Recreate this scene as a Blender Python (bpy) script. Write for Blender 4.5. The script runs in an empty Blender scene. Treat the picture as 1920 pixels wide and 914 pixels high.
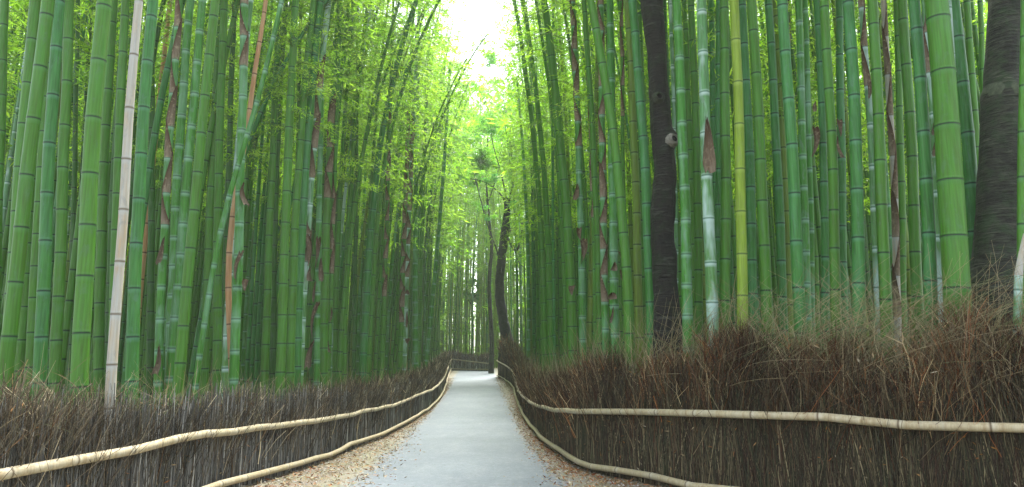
import bpy, math, random
import numpy as np
from mathutils import Vector, noise as mnoise

random.seed(7)
RNG = np.random.default_rng(7)
sc = bpy.context.scene
C = sc.collection

# ------------------------------------------------------------------ camera
F_PX = 1300.0
TH = math.radians(9.3)
EYE = 1.37
cam = bpy.data.cameras.new('camera')
cam.sensor_width = 36.0
cam.lens = F_PX / 1920 * 36.0
cam.clip_start = 0.05
cam.clip_end = 3000
camo = bpy.data.objects.new('camera', cam)
C.objects.link(camo)
camo.location = (0, 0, EYE)
camo.rotation_euler = (math.radians(90) + TH, 0, 0)
sc.camera = camo

# ------------------------------------------------------------------ light
SUN_EL, SUN_AZ = 62.0, 15.0          # degrees above horizon, degrees east of the path's direction
world = bpy.data.worlds.new('World')
sc.world = world
world.use_nodes = True
wn = world.node_tree.nodes
sky = wn.new('ShaderNodeTexSky')
sky.sky_type = 'NISHITA'
sky.sun_disc = False
sky.sun_elevation = math.radians(SUN_EL)
sky.sun_rotation = math.radians(SUN_AZ)
sky.dust_density = 2.5
sky.air_density = 1.0
wn['Background'].inputs['Strength'].default_value = 0.15
hs_ = wn.new('ShaderNodeHueSaturation')      # thin bright overcast: the blue is washed out
hs_.inputs['Saturation'].default_value = .38
world.node_tree.links.new(sky.outputs['Color'], hs_.inputs['Color'])
world.node_tree.links.new(hs_.outputs['Color'], wn['Background'].inputs['Color'])
sl = bpy.data.lights.new('sun', 'SUN')
sl.energy = 3.7
sl.angle = math.radians(25)
sl.color = (1.0, 0.97, 0.92)
so = bpy.data.objects.new('sun', sl)
C.objects.link(so)
az, el = math.radians(SUN_AZ), math.radians(SUN_EL)
sdir = Vector((math.sin(az) * math.cos(el), math.cos(az) * math.cos(el), math.sin(el)))
so.rotation_euler = (-sdir).to_track_quat('-Z', 'Y').to_euler()
so.location = (0, 0, 30)

sc.view_settings.view_transform = 'Standard'
sc.view_settings.look = 'None'
sc.view_settings.gamma = 1
sc.view_settings.exposure = 2.28
cy = sc.cycles
cy.use_denoising = True
cy.max_bounces = 7
cy.diffuse_bounces = 5
cy.glossy_bounces = 2
cy.transmission_bounces = 4
cy.volume_bounces = 1
cy.transparent_max_bounces = 4
cy.sample_clamp_indirect = 6
cy.caustics_reflective = False
cy.caustics_refractive = False

# ------------------------------------------------------------------ ground profile and rays
GY = [-60, 0, 7, 10, 15, 22, 30, 35, 41, 45, 48, 54, 300]
GZ = [0, 0, 0, -.14, -.30, -.28, -.13, 0.0, .23, .46, .60, .64, .64]


def g(y):
    return float(np.interp(y, GY, GZ))


CT, ST = math.cos(TH), math.sin(TH)


def ray(px, py):
    u = (px - 960) / F_PX
    v = (457 - py) / F_PX
    k = CT - v * ST
    return u / k, (ST + v * CT) / k


def at(px, py, Y):
    a, b = ray(px, py)
    return np.array((a * Y, Y, EYE + b * Y))


def project(P):
    P = np.asarray(P, float)
    x, y, z = P[..., 0], P[..., 1], P[..., 2] - EYE
    f = y * CT + z * ST
    v = -y * ST + z * CT
    f = np.maximum(f, .05)
    return 960 + F_PX * x / f, 457 - F_PX * v / f


LEFT = [(-4.3, 0.5), (-3.75, 2.6), (-3.42, 4.5), (-3.2, 5.4), (-3.0, 7.2), (-2.86, 9), (-2.79, 11), (-2.76, 14), (-2.62, 17),
        (-2.60, 21), (-2.65, 25), (-2.95, 30.5), (-3.35, 36), (-3.7, 41), (-4.0, 46)]
RIGHT = [(7.4, 3.2), (5.6, 4.45), (4.06, 5.5), (3.37, 6.0), (2.6, 6.6), (2.05, 7.2), (1.64, 7.94), (1.37, 8.45), (1.13, 8.96),
         (.92, 9.75), (.78, 11.3), (.65, 12.9), (.52, 15.7), (.34, 19.5), (.2, 25), (.03, 33), (-.35, 37.5), (-.85, 41)]
END = [(-4.0, 46.05), (-2.7, 45.6), (-1.45, 45.2)]
PATHC = [(-6, .1, 1.2), (0, -.15, 1.26), (8, -.57, 1.30), (11.3, -.78, 1.29), (16.5, -1.05, 1.31), (24.8, -1.35, 1.30), (33, -1.72, 1.28),
         (41, -2.15, 1.28), (45.5, -2.3, 1.2), (47, -2.3, 1.2)]


def smooth(pl, step=.25):
    pl = [np.array(p, float) for p in pl]
    out = []
    for i in range(len(pl) - 1):
        p0 = pl[max(i - 1, 0)]; p1 = pl[i]; p2 = pl[i + 1]; p3 = pl[min(i + 2, len(pl) - 1)]
        n = max(2, int(np.linalg.norm(p2 - p1) / step))
        for k in range(n):
            t = k / n
            out.append(.5 * (2 * p1 + (p2 - p0) * t + (2 * p0 - 5 * p1 + 4 * p2 - p3) * t * t + (3 * p1 - p0 - 3 * p2 + p3) * t ** 3))
    out.append(pl[-1])
    return np.array(out)


FL, FR, FE = smooth(LEFT, .15), smooth(RIGHT, .15), smooth(END, .15)


def fence_depth(ux):
    """depth at which the sight line x = ux*y meets a brush fence"""
    best = 0
    for pl in (FL, FR):
        d = pl[:, 0] - ux * pl[:, 1]
        k = np.where(d[:-1] * d[1:] <= 0)[0]
        if len(k):
            best = max(best, float(pl[k, 1].max()))
    return best


# ------------------------------------------------------------------ node helpers
def mat(name):
    m = bpy.data.materials.new(name)
    m.use_nodes = True
    nt = m.node_tree
    nt.nodes.clear()
    out = nt.nodes.new('ShaderNodeOutputMaterial')
    return m, nt, out


class NT:
    def __init__(s, nt):
        s.nt = nt

    def n(s, t, **kw):
        o = s.nt.nodes.new(t)
        for k, v in kw.items():
            setattr(o, k, v)
        return o

    def l(s, a, b):
        s.nt.links.new(a, b)

    def mix(s, f, a, b, blend='MIX'):
        o = s.nt.nodes.new('ShaderNodeMix')
        o.data_type = 'RGBA'
        o.blend_type = blend
        for i, v in ((0, f), (6, a), (7, b)):
            if isinstance(v, (int, float)):
                o.inputs[i].default_value = v
            elif isinstance(v, tuple):
                o.inputs[i].default_value = (*v, 1)
            else:
                s.l(v, o.inputs[i])
        return o.outputs[2]

    def math(s, op, a, b=0.0, c=None, clamp=False):
        o = s.nt.nodes.new('ShaderNodeMath')
        o.operation = op
        o.use_clamp = clamp
        for i, v in enumerate((a, b) if c is None else (a, b, c)):
            if isinstance(v, (int, float)):
                o.inputs[i].default_value = v
            else:
                s.l(v, o.inputs[i])
        return o.outputs[0]

    def coords(s, scale=(1, 1, 1), kind='Object'):
        tc = s.n('ShaderNodeTexCoord')
        mp = s.n('ShaderNodeMapping')
        mp.inputs['Scale'].default_value = scale
        s.l(tc.outputs[kind], mp.inputs['Vector'])
        return mp.outputs[0]

    def noise(s, vec, scale, detail=3, rough=.55, dist=0.0):
        o = s.n('ShaderNodeTexNoise')
        o.inputs['Scale'].default_value = scale
        o.inputs['Detail'].default_value = detail
        o.inputs['Roughness'].default_value = rough
        o.inputs['Distortion'].default_value = dist
        s.l(vec, o.inputs['Vector'])
        return o.outputs['Fac']

    def ramp(s, f, stops):
        o = s.n('ShaderNodeValToRGB')
        while len(o.color_ramp.elements) < len(stops):
            o.color_ramp.elements.new(.5)
        for e, (p, c) in zip(o.color_ramp.elements, stops):
            e.position = p
            e.color = (*c, 1) if isinstance(c, tuple) else (c, c, c, 1)
        s.l(f, o.inputs['Fac'])
        return o.outputs['Color']

    def bump(s, h, strength, dist=.01):
        o = s.n('ShaderNodeBump')
        o.inputs['Strength'].default_value = strength
        o.inputs['Distance'].default_value = dist
        s.l(h, o.inputs['Height'])
        return o.outputs[0]


def culm_mat(name, a, b, bloomcol, linecol, wax=.25, rough=.46, mott=None, deep=True):
    m, nt, out = mat(name)
    k = NT(nt)
    oi = k.n('ShaderNodeObjectInfo')
    at_ = k.n('ShaderNodeAttribute'); at_.attribute_name = 'nd'
    sep = k.n('ShaderNodeSeparateColor')
    k.l(at_.outputs['Color'], sep.inputs[0])
    base = k.mix(k.math('MULTIPLY_ADD', oi.outputs['Random'], .7, k.math('MULTIPLY', sep.outputs[2], .3)), a, b)
    sx = k.n('ShaderNodeSeparateXYZ'); tc0 = k.n('ShaderNodeTexCoord'); k.l(tc0.outputs['Object'], sx.inputs[0])
    hgt = k.ramp(k.math('DIVIDE', sx.outputs[2], 5.0), [(.05, 0.0), (.85, 1.0)])
    low = k.mix(1.0, base, (1.15, .92, .20), 'MULTIPLY')
    base = k.mix(hgt, low, base) if deep else base
    v = k.coords((14, 14, 1.1))
    n1 = k.noise(v, 2.2, 4, .6, .3)
    base = k.mix(k.ramp(n1, [(.35, 0.0), (.68, .85)]), base, mott or tuple(x * .55 for x in a))
    n2 = k.noise(k.coords((60, 60, 2)), 1.0, 2)
    base = k.mix(k.ramp(n2, [(.35, 0.0), (.75, .42)]), base, tuple(min(1, x * 1.5 + .02) for x in b))
    n3 = k.noise(k.coords((3, 3, .8)), 1.5, 3)
    alg = k.noise(k.coords((9, 9, 3.5)), 1.7, 5, .7, .5)      # grey algae and scuffs
    base = k.mix(k.ramp(alg, [(.54, 0.0), (.66, .55)]), base, tuple(.6 * (x + y_) / 2 + .025 for x, y_ in zip(a, bloomcol)))
    blot = k.ramp(n3, [(.5, 0.0), (.62, 1.0)])
    base = k.mix(k.math('MULTIPLY', blot, wax), base, bloomcol)
    bl = k.math('MULTIPLY', sep.outputs[0], .35 + wax, clamp=True)
    base = k.mix(bl, base, bloomcol)
    base = k.mix(k.math('MULTIPLY', sep.outputs[1], .95), base, linecol)
    p = k.n('ShaderNodeBsdfPrincipled')
    k.l(base, p.inputs['Base Color'])
    k.l(k.math('MULTIPLY_ADD', n1, .25, rough - .08), p.inputs['Roughness'])
    p.inputs['Specular IOR Level'].default_value = .28
    k.l(k.bump(n2, .12, .004), p.inputs['Normal'])
    k.l(p.outputs[0], out.inputs[0])
    return m


M = {}
M['g'] = culm_mat('green culm', (.030, .135, .004), (.046, .180, .009), (.09, .26, .09), (.010, .030, .015), .12, mott=(.045, .10, .012))
M['t'] = culm_mat('blue green culm', (.026, .135, .016), (.036, .175, .034), (.11, .29, .18), (.010, .030, .018), .12)
M['w'] = culm_mat('waxy young culm', (.034, .160, .009), (.044, .20, .024), (.26, .44, .36), (.06, .13, .08), .25)
M['p'] = culm_mat('pale waxy culm', (.06, .19, .04), (.10, .25, .11), (.38, .52, .49), (.08, .17, .12), .75)
M['y'] = culm_mat('yellow green culm', (.13, .23, .010), (.17, .27, .015), (.30, .42, .10), (.05, .09, .02), .10, deep=False)
M['o'] = culm_mat('olive culm', (.085, .165, .012), (.11, .21, .02), (.16, .28, .10), (.02, .04, .012), .12, mott=(.07, .09, .012))
M['d'] = culm_mat('dead whitish culm', (.25, .26, .22), (.32, .33, .30), (.36, .39, .38), (.12, .10, .07), .4, .6, mott=(.36, .27, .15), deep=False)
M['n'] = culm_mat('dead tan culm', (.36, .20, .09), (.42, .26, .13), (.45, .33, .2), (.10, .05, .03), .3, .6, mott=(.25, .11, .05), deep=False)
M['b'] = culm_mat('dark culm', (.022, .100, .007), (.030, .120, .011), (.08, .15, .09), (.01, .02, .01), .12)
M['rail'] = culm_mat('dry bamboo rail', (.34, .29, .17), (.44, .39, .26), (.50, .47, .36), (.13, .10, .06), .3, .5, mott=(.28, .20, .10), deep=False)


def mat_attr(name, attr, rough=.8, trans=0.0, gain=1.0, bump=None, spec=.2):
    m, nt, out = mat(name)
    k = NT(nt)
    a = k.n('ShaderNodeAttribute'); a.attribute_name = attr
    col = a.outputs['Color']
    p = k.n('ShaderNodeBsdfPrincipled')
    p.inputs['Roughness'].default_value = rough
    p.inputs['Specular IOR Level'].default_value = spec
    k.l(col, p.inputs['Base Color'])
    if trans:
        t = k.n('ShaderNodeBsdfTranslucent')
        k.l(k.mix(1.0, col, (1.55, 1.62, .5), 'MULTIPLY'), t.inputs['Color'])
        mx = k.n('ShaderNodeMixShader')
        mx.inputs[0].default_value = trans
        k.l(p.outputs[0], mx.inputs[1]); k.l(t.outputs[0], mx.inputs[2])
        k.l(mx.outputs[0], out.inputs[0])
    else:
        k.l(p.outputs[0], out.inputs[0])
    return m


M['leaf'] = mat_attr('bamboo leaves', 'col', .5, .62, spec=.35)
M['twig'] = mat_attr('dry twigs', 'col', .85)
M['litter'] = mat_attr('fallen leaves', 'col', .85)
M['sheath'] = None


def sheath_mat():
    m, nt, out = mat('papery culm sheath')
    k = NT(nt)
    a = k.n('ShaderNodeAttribute'); a.attribute_name = 'nd'
    sep = k.n('ShaderNodeSeparateColor'); k.l(a.outputs['Color'], sep.inputs[0])
    n = k.noise(k.coords((30, 30, 5)), 1.6, 4, .65)
    c = k.mix(sep.outputs[0], (.22, .185, .135), (.048, .027, .014))
    c = k.mix(k.ramp(n, [(.4, 0.0), (.7, .75)]), c, (.085, .052, .03))
    c = k.mix(k.ramp(k.noise(k.coords((8, 8, 8)), 3, 3), [(.55, 0.0), (.7, .5)]), c, (.36, .30, .20))
    p = k.n('ShaderNodeBsdfPrincipled')
    p.inputs['Roughness'].default_value = .85
    p.inputs['Specular IOR Level'].default_value = .12
    k.l(c, p.inputs['Base Color'])
    k.l(k.bump(n, .4, .005), p.inputs['Normal'])
    k.l(p.outputs[0], out.inputs[0])
    return m


M['sheath'] = sheath_mat()


def bark_mat(name, dark, light, moss, pale=(.3, .3, .25), ringscale=9.0):
    m, nt, out = mat(name)
    k = NT(nt)
    v = k.coords((1, 1, 1))
    n = k.noise(v, 6, 6, .65)
    fine = k.noise(k.coords((1, 1, 5)), 9, 5, .7)
    rings = k.noise(k.coords((1.5, 1.5, ringscale * 2.5)), 2.0, 3, .6, .4)
    c = k.mix(k.ramp(fine, [(.35, 0.0), (.65, 1.0)]), dark, light)
    c = k.mix(k.ramp(n, [(.48, 0.0), (.62, .6)]), c, moss)
    c = k.mix(k.ramp(rings, [(.60, 0.0), (.66, .45)]), c, pale)
    c = k.mix(k.ramp(k.noise(v, 2.3, 4, .6), [(.35, .75), (.5, 0.0)]), c, tuple(x * .35 for x in dark))
    p = k.n('ShaderNodeBsdfPrincipled')
    p.inputs['Roughness'].default_value = .7
    p.inputs['Specular IOR Level'].default_value = .3
    k.l(c, p.inputs['Base Color'])
    k.l(k.bump(k.math('ADD', k.math('MULTIPLY', n, 1.5), k.math('ADD', fine, k.math('MULTIPLY', rings, 1.2))), 1.0, .035), p.inputs['Normal'])
    k.l(p.outputs[0], out.inputs[0])
    return m


M['bark'] = bark_mat('dark mossy bark', (.006, .0055, .0045), (.020, .018, .013), (.012, .024, .008), (.08, .08, .07), 4)
M['bark2'] = bark_mat('ringed grey green bark', (.012, .014, .010), (.055, .062, .042), (.030, .066, .022), (.13, .14, .10), 7)
M['bark3'] = bark_mat('far tree bark', (.012, .013, .015), (.035, .036, .034), (.018, .028, .018), (.06, .06, .06), 4)


def plain(name, col, rough=.8):
    m, nt, out = mat(name)
    k = NT(nt)
    n = k.noise(k.coords(), 25, 3)
    p = k.n('ShaderNodeBsdfPrincipled')
    p.inputs['Roughness'].default_value = rough
    k.l(k.mix(k.ramp(n, [(.3, 0.0), (.7, 1.0)]), tuple(c * .6 for c in col), tuple(min(1, c * 1.3) for c in col)), p.inputs['Base Color'])
    k.l(k.bump(n, .5, .01), p.inputs['Normal'])
    k.l(p.outputs[0], out.inputs[0])
    return m


M['core'] = plain('packed dark twigs', (.035, .026, .02), .95)
M['hole'] = plain('hollow', (.006, .005, .005), 1.0)
M['callus'] = plain('grey callus wood', (.16, .155, .13), .8)
M['lichen'] = plain('pale lichen scar', (.055, .070, .040), .9)


# verge / asphalt share a colour recipe so the path edge is soft
def verge_color(k):
    v = k.coords((1, 1, 1))
    n1 = k.noise(v, 45, 3, .7)
    n2 = k.noise(v, 2.2, 4, .6)
    n3 = k.noise(v, 16, 4, .7)
    c = k.ramp(n1, [(.3, (.08, .065, .045)), (.48, (.18, .155, .115)), (.66, (.33, .305, .25))])
    c = k.mix(k.ramp(n3, [(.5, 0.0), (.62, .75)]), c, (.20, .095, .04))
    c = k.mix(k.ramp(n2, [(.42, 0.0), (.62, .5)]), c, (.15, .16, .065))
    return c, n1


m, nt, out = mat('leaf strewn gravel')
k = NT(nt)
c, n1 = verge_color(k)
geo = k.n('ShaderNodeAttribute'); geo.attribute_name = 'forest'
c = k.mix(geo.outputs['Fac'], c, k.mix(n1, (.035, .026, .014), (.10, .075, .035)))
p = k.n('ShaderNodeBsdfPrincipled'); p.inputs['Roughness'].default_value = .9
k.l(c, p.inputs['Base Color']); k.l(k.bump(n1, .8, .015), p.inputs['Normal']); k.l(p.outputs[0], out.inputs[0])
M['ground'] = m

m, nt, out = mat('worn pale asphalt')
k = NT(nt)
c, n1 = verge_color(k)
v = k.coords()
big = k.noise(v, .7, 4, .55)
a = k.ramp(big, [(.28, (.105, .132, .155)), (.72, (.17, .205, .235))])
grit = k.noise(v, 120, 2, .8)
a = k.mix(k.ramp(grit, [(.35, .45), (.55, 0.0)]), a, (.06, .07, .075))
a = k.mix(k.ramp(grit, [(.58, 0.0), (.75, .55)]), a, (.34, .37, .385))
a = k.mix(k.ramp(k.noise(k.coords((1, .25, 1)), 3.5, 5, .65), [(.5, 0.0), (.75, .35)]), a, (.25, .275, .285))
e = k.n('ShaderNodeAttribute'); e.attribute_name = 'edge'
a = k.mix(k.ramp(k.noise(v, 28, 4, .75), [(.40, .6), (.55, 0.0)]), a, (.07, .085, .10))
a = k.mix(k.ramp(k.noise(v, 9, 5, .7), [(.5, 0.0), (.7, .35)]), a, (.27, .29, .29))
ef = k.math('ADD', e.outputs['Fac'], k.math('MULTIPLY', k.math('SUBTRACT', k.noise(v, 3.0, 5, .7), .5), 1.5))
ef = k.math('ADD', ef, k.math('MULTIPLY', k.math('SUBTRACT', n1, .5), .5))
ef = k.ramp(ef, [(.34, 0.0), (.72, 1.0)])
c2 = k.mix(.3, c, (.17, .18, .12))
p = k.n('ShaderNodeBsdfPrincipled'); p.inputs['Roughness'].default_value = .62
p.inputs['Specular IOR Level'].default_value = .45
k.l(k.mix(ef, a, c2), p.inputs['Base Color'])
k.l(k.bump(k.math('ADD', grit, k.math('MULTIPLY', n1, ef)), .35, .006), p.inputs['Normal'])
k.l(p.outputs[0], out.inputs[0])
M['path'] = m


# ------------------------------------------------------------------ mesh helpers
def mesh_np(name, V, Fc, n=4, cols=None, cname='col', smoothf=True):
    """V (N,3), Fc (M,n) -> mesh"""
    V = np.asarray(V, np.float32); Fc = np.asarray(Fc, np.int32)
    me = bpy.data.meshes.new(name)
    me.vertices.add(len(V)); me.vertices.foreach_set('co', V.ravel())
    me.loops.add(Fc.size); me.loops.foreach_set('vertex_index', Fc.ravel())
    me.polygons.add(len(Fc))
    me.polygons.foreach_set('loop_start', np.arange(len(Fc), dtype=np.int32) * Fc.shape[1])
    me.polygons.foreach_set('loop_total', np.full(len(Fc), Fc.shape[1], np.int32))
    me.polygons.foreach_set('use_smooth', np.full(len(Fc), smoothf))
    if cols is not None:
        a = me.attributes.new(cname, 'FLOAT_COLOR', 'POINT')
        cc = np.ones((len(V), 4), np.float32); cc[:, :3] = cols
        a.data.foreach_set('color', cc.ravel())
    me.update()
    me.validate()
    return me


def link(name, me, m=None, parent=None, loc=None):
    o = bpy.data.objects.new(name, me)
    C.objects.link(o)
    if m is not None and me is not None and not me.materials:
        me.materials.append(m)
    if parent is not None:
        o.parent = parent
    if loc is not None:
        o.location = loc
    return o


def tag(o, label=None, cat=None, group=None, kind=None):
    if label: o['label'] = label
    if cat: o['category'] = cat
    if group: o['group'] = group
    if kind: o['kind'] = kind
    return o


def frames(P):
    """tangent-normal frames for curves P (N,K,3)"""
    T = np.gradient(P, axis=1)
    T /= np.linalg.norm(T, axis=2, keepdims=True) + 1e-9
    ref = np.zeros_like(T); ref[..., 0] = 1.0
    big = np.abs(T[..., 0]) > .9
    ref[big] = (0, 1, 0)
    A = np.cross(T, ref); A /= np.linalg.norm(A, axis=2, keepdims=True) + 1e-9
    B = np.cross(T, A)
    return T, A, B


def tubes(P, R, ns=3, phase=0.0):
    """many open tubes at once: P (N,K,3), R (N,K) -> V, F"""
    N, K, _ = P.shape
    T, A, B = frames(P)
    th = np.arange(ns) * 2 * np.pi / ns + phase
    V = P[:, :, None, :] + R[:, :, None, None] * (A[:, :, None, :] * np.cos(th)[None, None, :, None] + B[:, :, None, :] * np.sin(th)[None, None, :, None])
    idx = np.arange(N * K * ns).reshape(N, K, ns)
    a = idx[:, :-1, :]; b = idx[:, 1:, :]
    Fc = np.stack([a, np.roll(a, -1, 2), np.roll(b, -1, 2), b], -1).reshape(-1, 4)
    return V.reshape(-1, 3), Fc


# bamboo culm along a polyline function
NODE_HI = [(-.060, 1.0, 0, 0), (-.018, 1.0, .9, 0), (-.009, 1.05, .8, .4), (-.004, 1.03, 0, 1), (.003, .985, 0, 1), (.009, 1.045, .35, .3), (.018, 1.02, .4, 0), (.034, 1.0, 0, 0)]
NODE_MD = [(-.05, 1.0, 0, 0), (-.014, 1.03, .95, .1), (-.005, 1.02, .1, 1), (.005, 1.02, .1, 1), (.022, 1.0, .1, 0)]
NODE_LO = [(-.05, 1.0, 0, 0), (-.012, 1.0, .8, .3), (.008, 1.0, 0, .5)]


def culm_mesh(fn, length, r0, ns=12, prof=NODE_HI, sp=.3, taper=.5, seed=0, name='culm'):
    """fn(s) -> point at arc length s (array)"""
    rr = np.random.default_rng(seed)
    s, rad, bl, dk, rnd = [0.0], [r0 * 1.02], [0], [0], [.5]
    nodes = []
    t = .08
    while t < length - .1:
        f = t / length
        step = sp * (.55 + .65 * min(1, t / 1.2)) * (1 + .35 * math.sin(math.pi * min(1, f))) * rr.uniform(.93, 1.07)
        t += step
        if t > length - .1: break
        nodes.append(t)
        rv = rr.random()
        rn = r0 * (1 - taper * (t / length) ** 1.3)
        for ds, q, b, d in prof:
            s.append(t + ds); rad.append(rn * q); bl.append(b); dk.append(d); rnd.append(rv)
    s.append(length); rad.append(r0 * (1 - taper)); bl.append(0); dk.append(0); rnd.append(.5)
    s = np.array(s); P = fn(s)
    V, Fc = tubes(P[None], np.array(rad)[None], ns)
    cols = np.repeat(np.stack([bl, dk, rnd], 1), ns, 0)
    me = mesh_np(name, V, Fc, cols=cols, cname='nd')
    return me, nodes


# ------------------------------------------------------------------ foliage
LEAFCOL = np.array([(.12, .25, .025), (.16, .30, .04), (.20, .35, .06), (.09, .20, .03), (.24, .38, .08), (.13, .27, .06)])


def leaf_quads(P, D, L, W, rr):
    """diamond leaves: P base (N,3), D direction (N,3)"""
    N = len(P)
    rv = rr.normal(size=(N, 3))
    S = np.cross(D, rv); S /= np.linalg.norm(S, axis=1, keepdims=True) + 1e-9
    L = L[:, None]; W = W[:, None]
    V = np.stack([P, P + D * L * .38 + S * W * .5, P + D * L, P + D * L * .38 - S * W * .5], 1)
    Fc = np.arange(N * 4).reshape(N, 4)
    return V.reshape(-1, 3), Fc


def plume(fn, h0, h1, nb, nl, seed, leaf=(.13, .022), blen=(.7, 1.7), stems=True):
    """sprays of leaves on side branches of a culm with axis fn"""
    rr = np.random.default_rng(seed)
    Vs, Ls, Ds = [], [], []
    t = rr.random(nb) ** .8
    H = h0 + (h1 - h0) * t
    base = fn(H)
    azm = rr.random(nb) * 2 * np.pi
    ln = (blen[0] + (blen[1] - blen[0]) * rr.random(nb)) * (1.0 - .55 * np.abs(t - .45) * 1.4)
    el_ = rr.uniform(.15, .9, nb)
    dirs = np.stack([np.cos(azm) * np.cos(el_), np.sin(azm) * np.cos(el_), np.sin(el_)], 1)
    K = 5
    q = np.linspace(0, 1, K)
    BP = base[:, None, :] + dirs[:, None, :] * (q * 1.0)[None, :, None] * ln[:, None, None]
    BP[:, :, 2] -= (q ** 2)[None, :] * ln[:, None] * rr.uniform(.35, .8, nb)[:, None]
    # leaves
    bi = rr.integers(0, nb, nl)
    tt = .2 + .8 * rr.random(nl) ** .7
    pos = base[bi] + dirs[bi] * (tt * ln[bi])[:, None]
    pos[:, 2] -= tt ** 2 * ln[bi] * .55
    sc_ = rr.normal(size=(nl, 3)) * np.array((.11, .11, .04)) * (ln[bi] / 1.1)[:, None]
    pos += sc_
    D = dirs[bi] * .7 + rr.normal(size=(nl, 3)) * .5
    D[:, 2] -= .45
    D /= np.linalg.norm(D, axis=1, keepdims=True)
    LL = leaf[0] * rr.uniform(.6, 1.3, nl); WW = leaf[1] * rr.uniform(.7, 1.3, nl)
    V1, F1 = leaf_quads(pos, D, LL, WW, rr)
    ci = rr.integers(0, len(LEAFCOL), nb)
    c = LEAFCOL[ci][bi] * rr.uniform(.8, 1.2, (nl, 1))
    cols = np.repeat(c, 4, 0)
    if stems:
        V2, F2 = tubes(BP, np.tile(np.linspace(.009, .003, K), (nb, 1)), 3)
        c2 = np.tile(np.array((.10, .17, .05)), (len(V2), 1))
        V1 = np.concatenate([V1, V2]); F1 = np.concatenate([F1, F2 + nl * 4]); cols = np.concatenate([cols, c2])
    return V1, F1, cols


def grow_axis(H, bend, wob, seed):
    rr = np.random.default_rng(seed)
    ph = rr.random(2) * 6.28

    def fn(s):
        s = np.asarray(s, float)
        f = s / H
        x = bend * H * (.10 * f + .9 * f ** 2.6) + wob * np.sin(f * 4 + ph[0])
        y = wob * np.sin(f * 5 + ph[1]) * .7
        z = s - .35 * abs(bend) * H * f ** 4
        return np.stack([x - wob * math.sin(ph[0]), y - wob * .7 * math.sin(ph[1]), z], -1)
    return fn


# ------------------------------------------------------------------ setting: ground, path
xs = np.concatenate([np.array([-900, -300, -120, -60]), np.linspace(-30, 30, 121), np.array([60, 120, 300, 900])])
ys = np.concatenate([np.array([-600, -150, -40, -10]), np.linspace(-2, 62, 129), np.array([80, 120, 200, 400, 1200])])
XX, YY = np.meshgrid(xs, ys)
lx = np.interp(YY, [p[1] for p in LEFT], [p[0] for p in LEFT]); 
rx = np.interp(YY, [p[1] for p in RIGHT], [p[0] for p in RIGHT])
forest = np.clip(np.maximum(lx - XX, XX - rx) / .3, 0, 1)
ZZ = np.interp(YY, GY, GZ) + .03 * np.sin(XX * 1.3 + YY * .7) * forest
V = np.stack([XX, YY, ZZ], -1).reshape(-1, 3)
ny, nx = XX.shape
ii = np.arange(nx * ny).reshape(ny, nx)
Fc = np.stack([ii[:-1, :-1], ii[:-1, 1:], ii[1:, 1:], ii[1:, :-1]], -1).reshape(-1, 4)
me = mesh_np('ground', V, Fc, cols=np.repeat(forest.reshape(-1, 1), 3, 1), cname='forest')
tag(link('ground', me, M['ground']), kind='structure')

py = np.arange(-6, 47.01, .15)
pc = np.interp(py, [p[0] for p in PATHC], [p[1] for p in PATHC]); ph = np.interp(py, [p[0] for p in PATHC], [p[2] for p in PATHC])
tx = np.linspace(-1.22, 1.22, 25)
PX = pc[:, None] + ph[:, None] * tx[None]
PZ = np.interp(py, GY, GZ)[:, None] + .006 + .012 * (1 - np.clip(np.abs(tx), 0, 1) ** 2)[None]
V = np.stack([PX, np.repeat(py[:, None], 25, 1), PZ], -1).reshape(-1, 3)
ii = np.arange(len(py) * 25).reshape(len(py), 25)
Fc = np.stack([ii[:-1, :-1], ii[:-1, 1:], ii[1:, 1:], ii[1:, :-1]], -1).reshape(-1, 4)
edge = np.repeat(np.clip((np.abs(tx) - .74) / .42, 0, 1)[None], len(py), 0).reshape(-1, 1)
me = mesh_np('path', V, Fc, cols=np.repeat(edge, 3, 1), cname='edge')
tag(link('path', me, M['path']), kind='structure')


# ------------------------------------------------------------------ brush fences
def along(pl):
    d = np.linalg.norm(np.diff(pl, axis=0), axis=1)
    return np.concatenate([[0], np.cumsum(d)])


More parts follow.
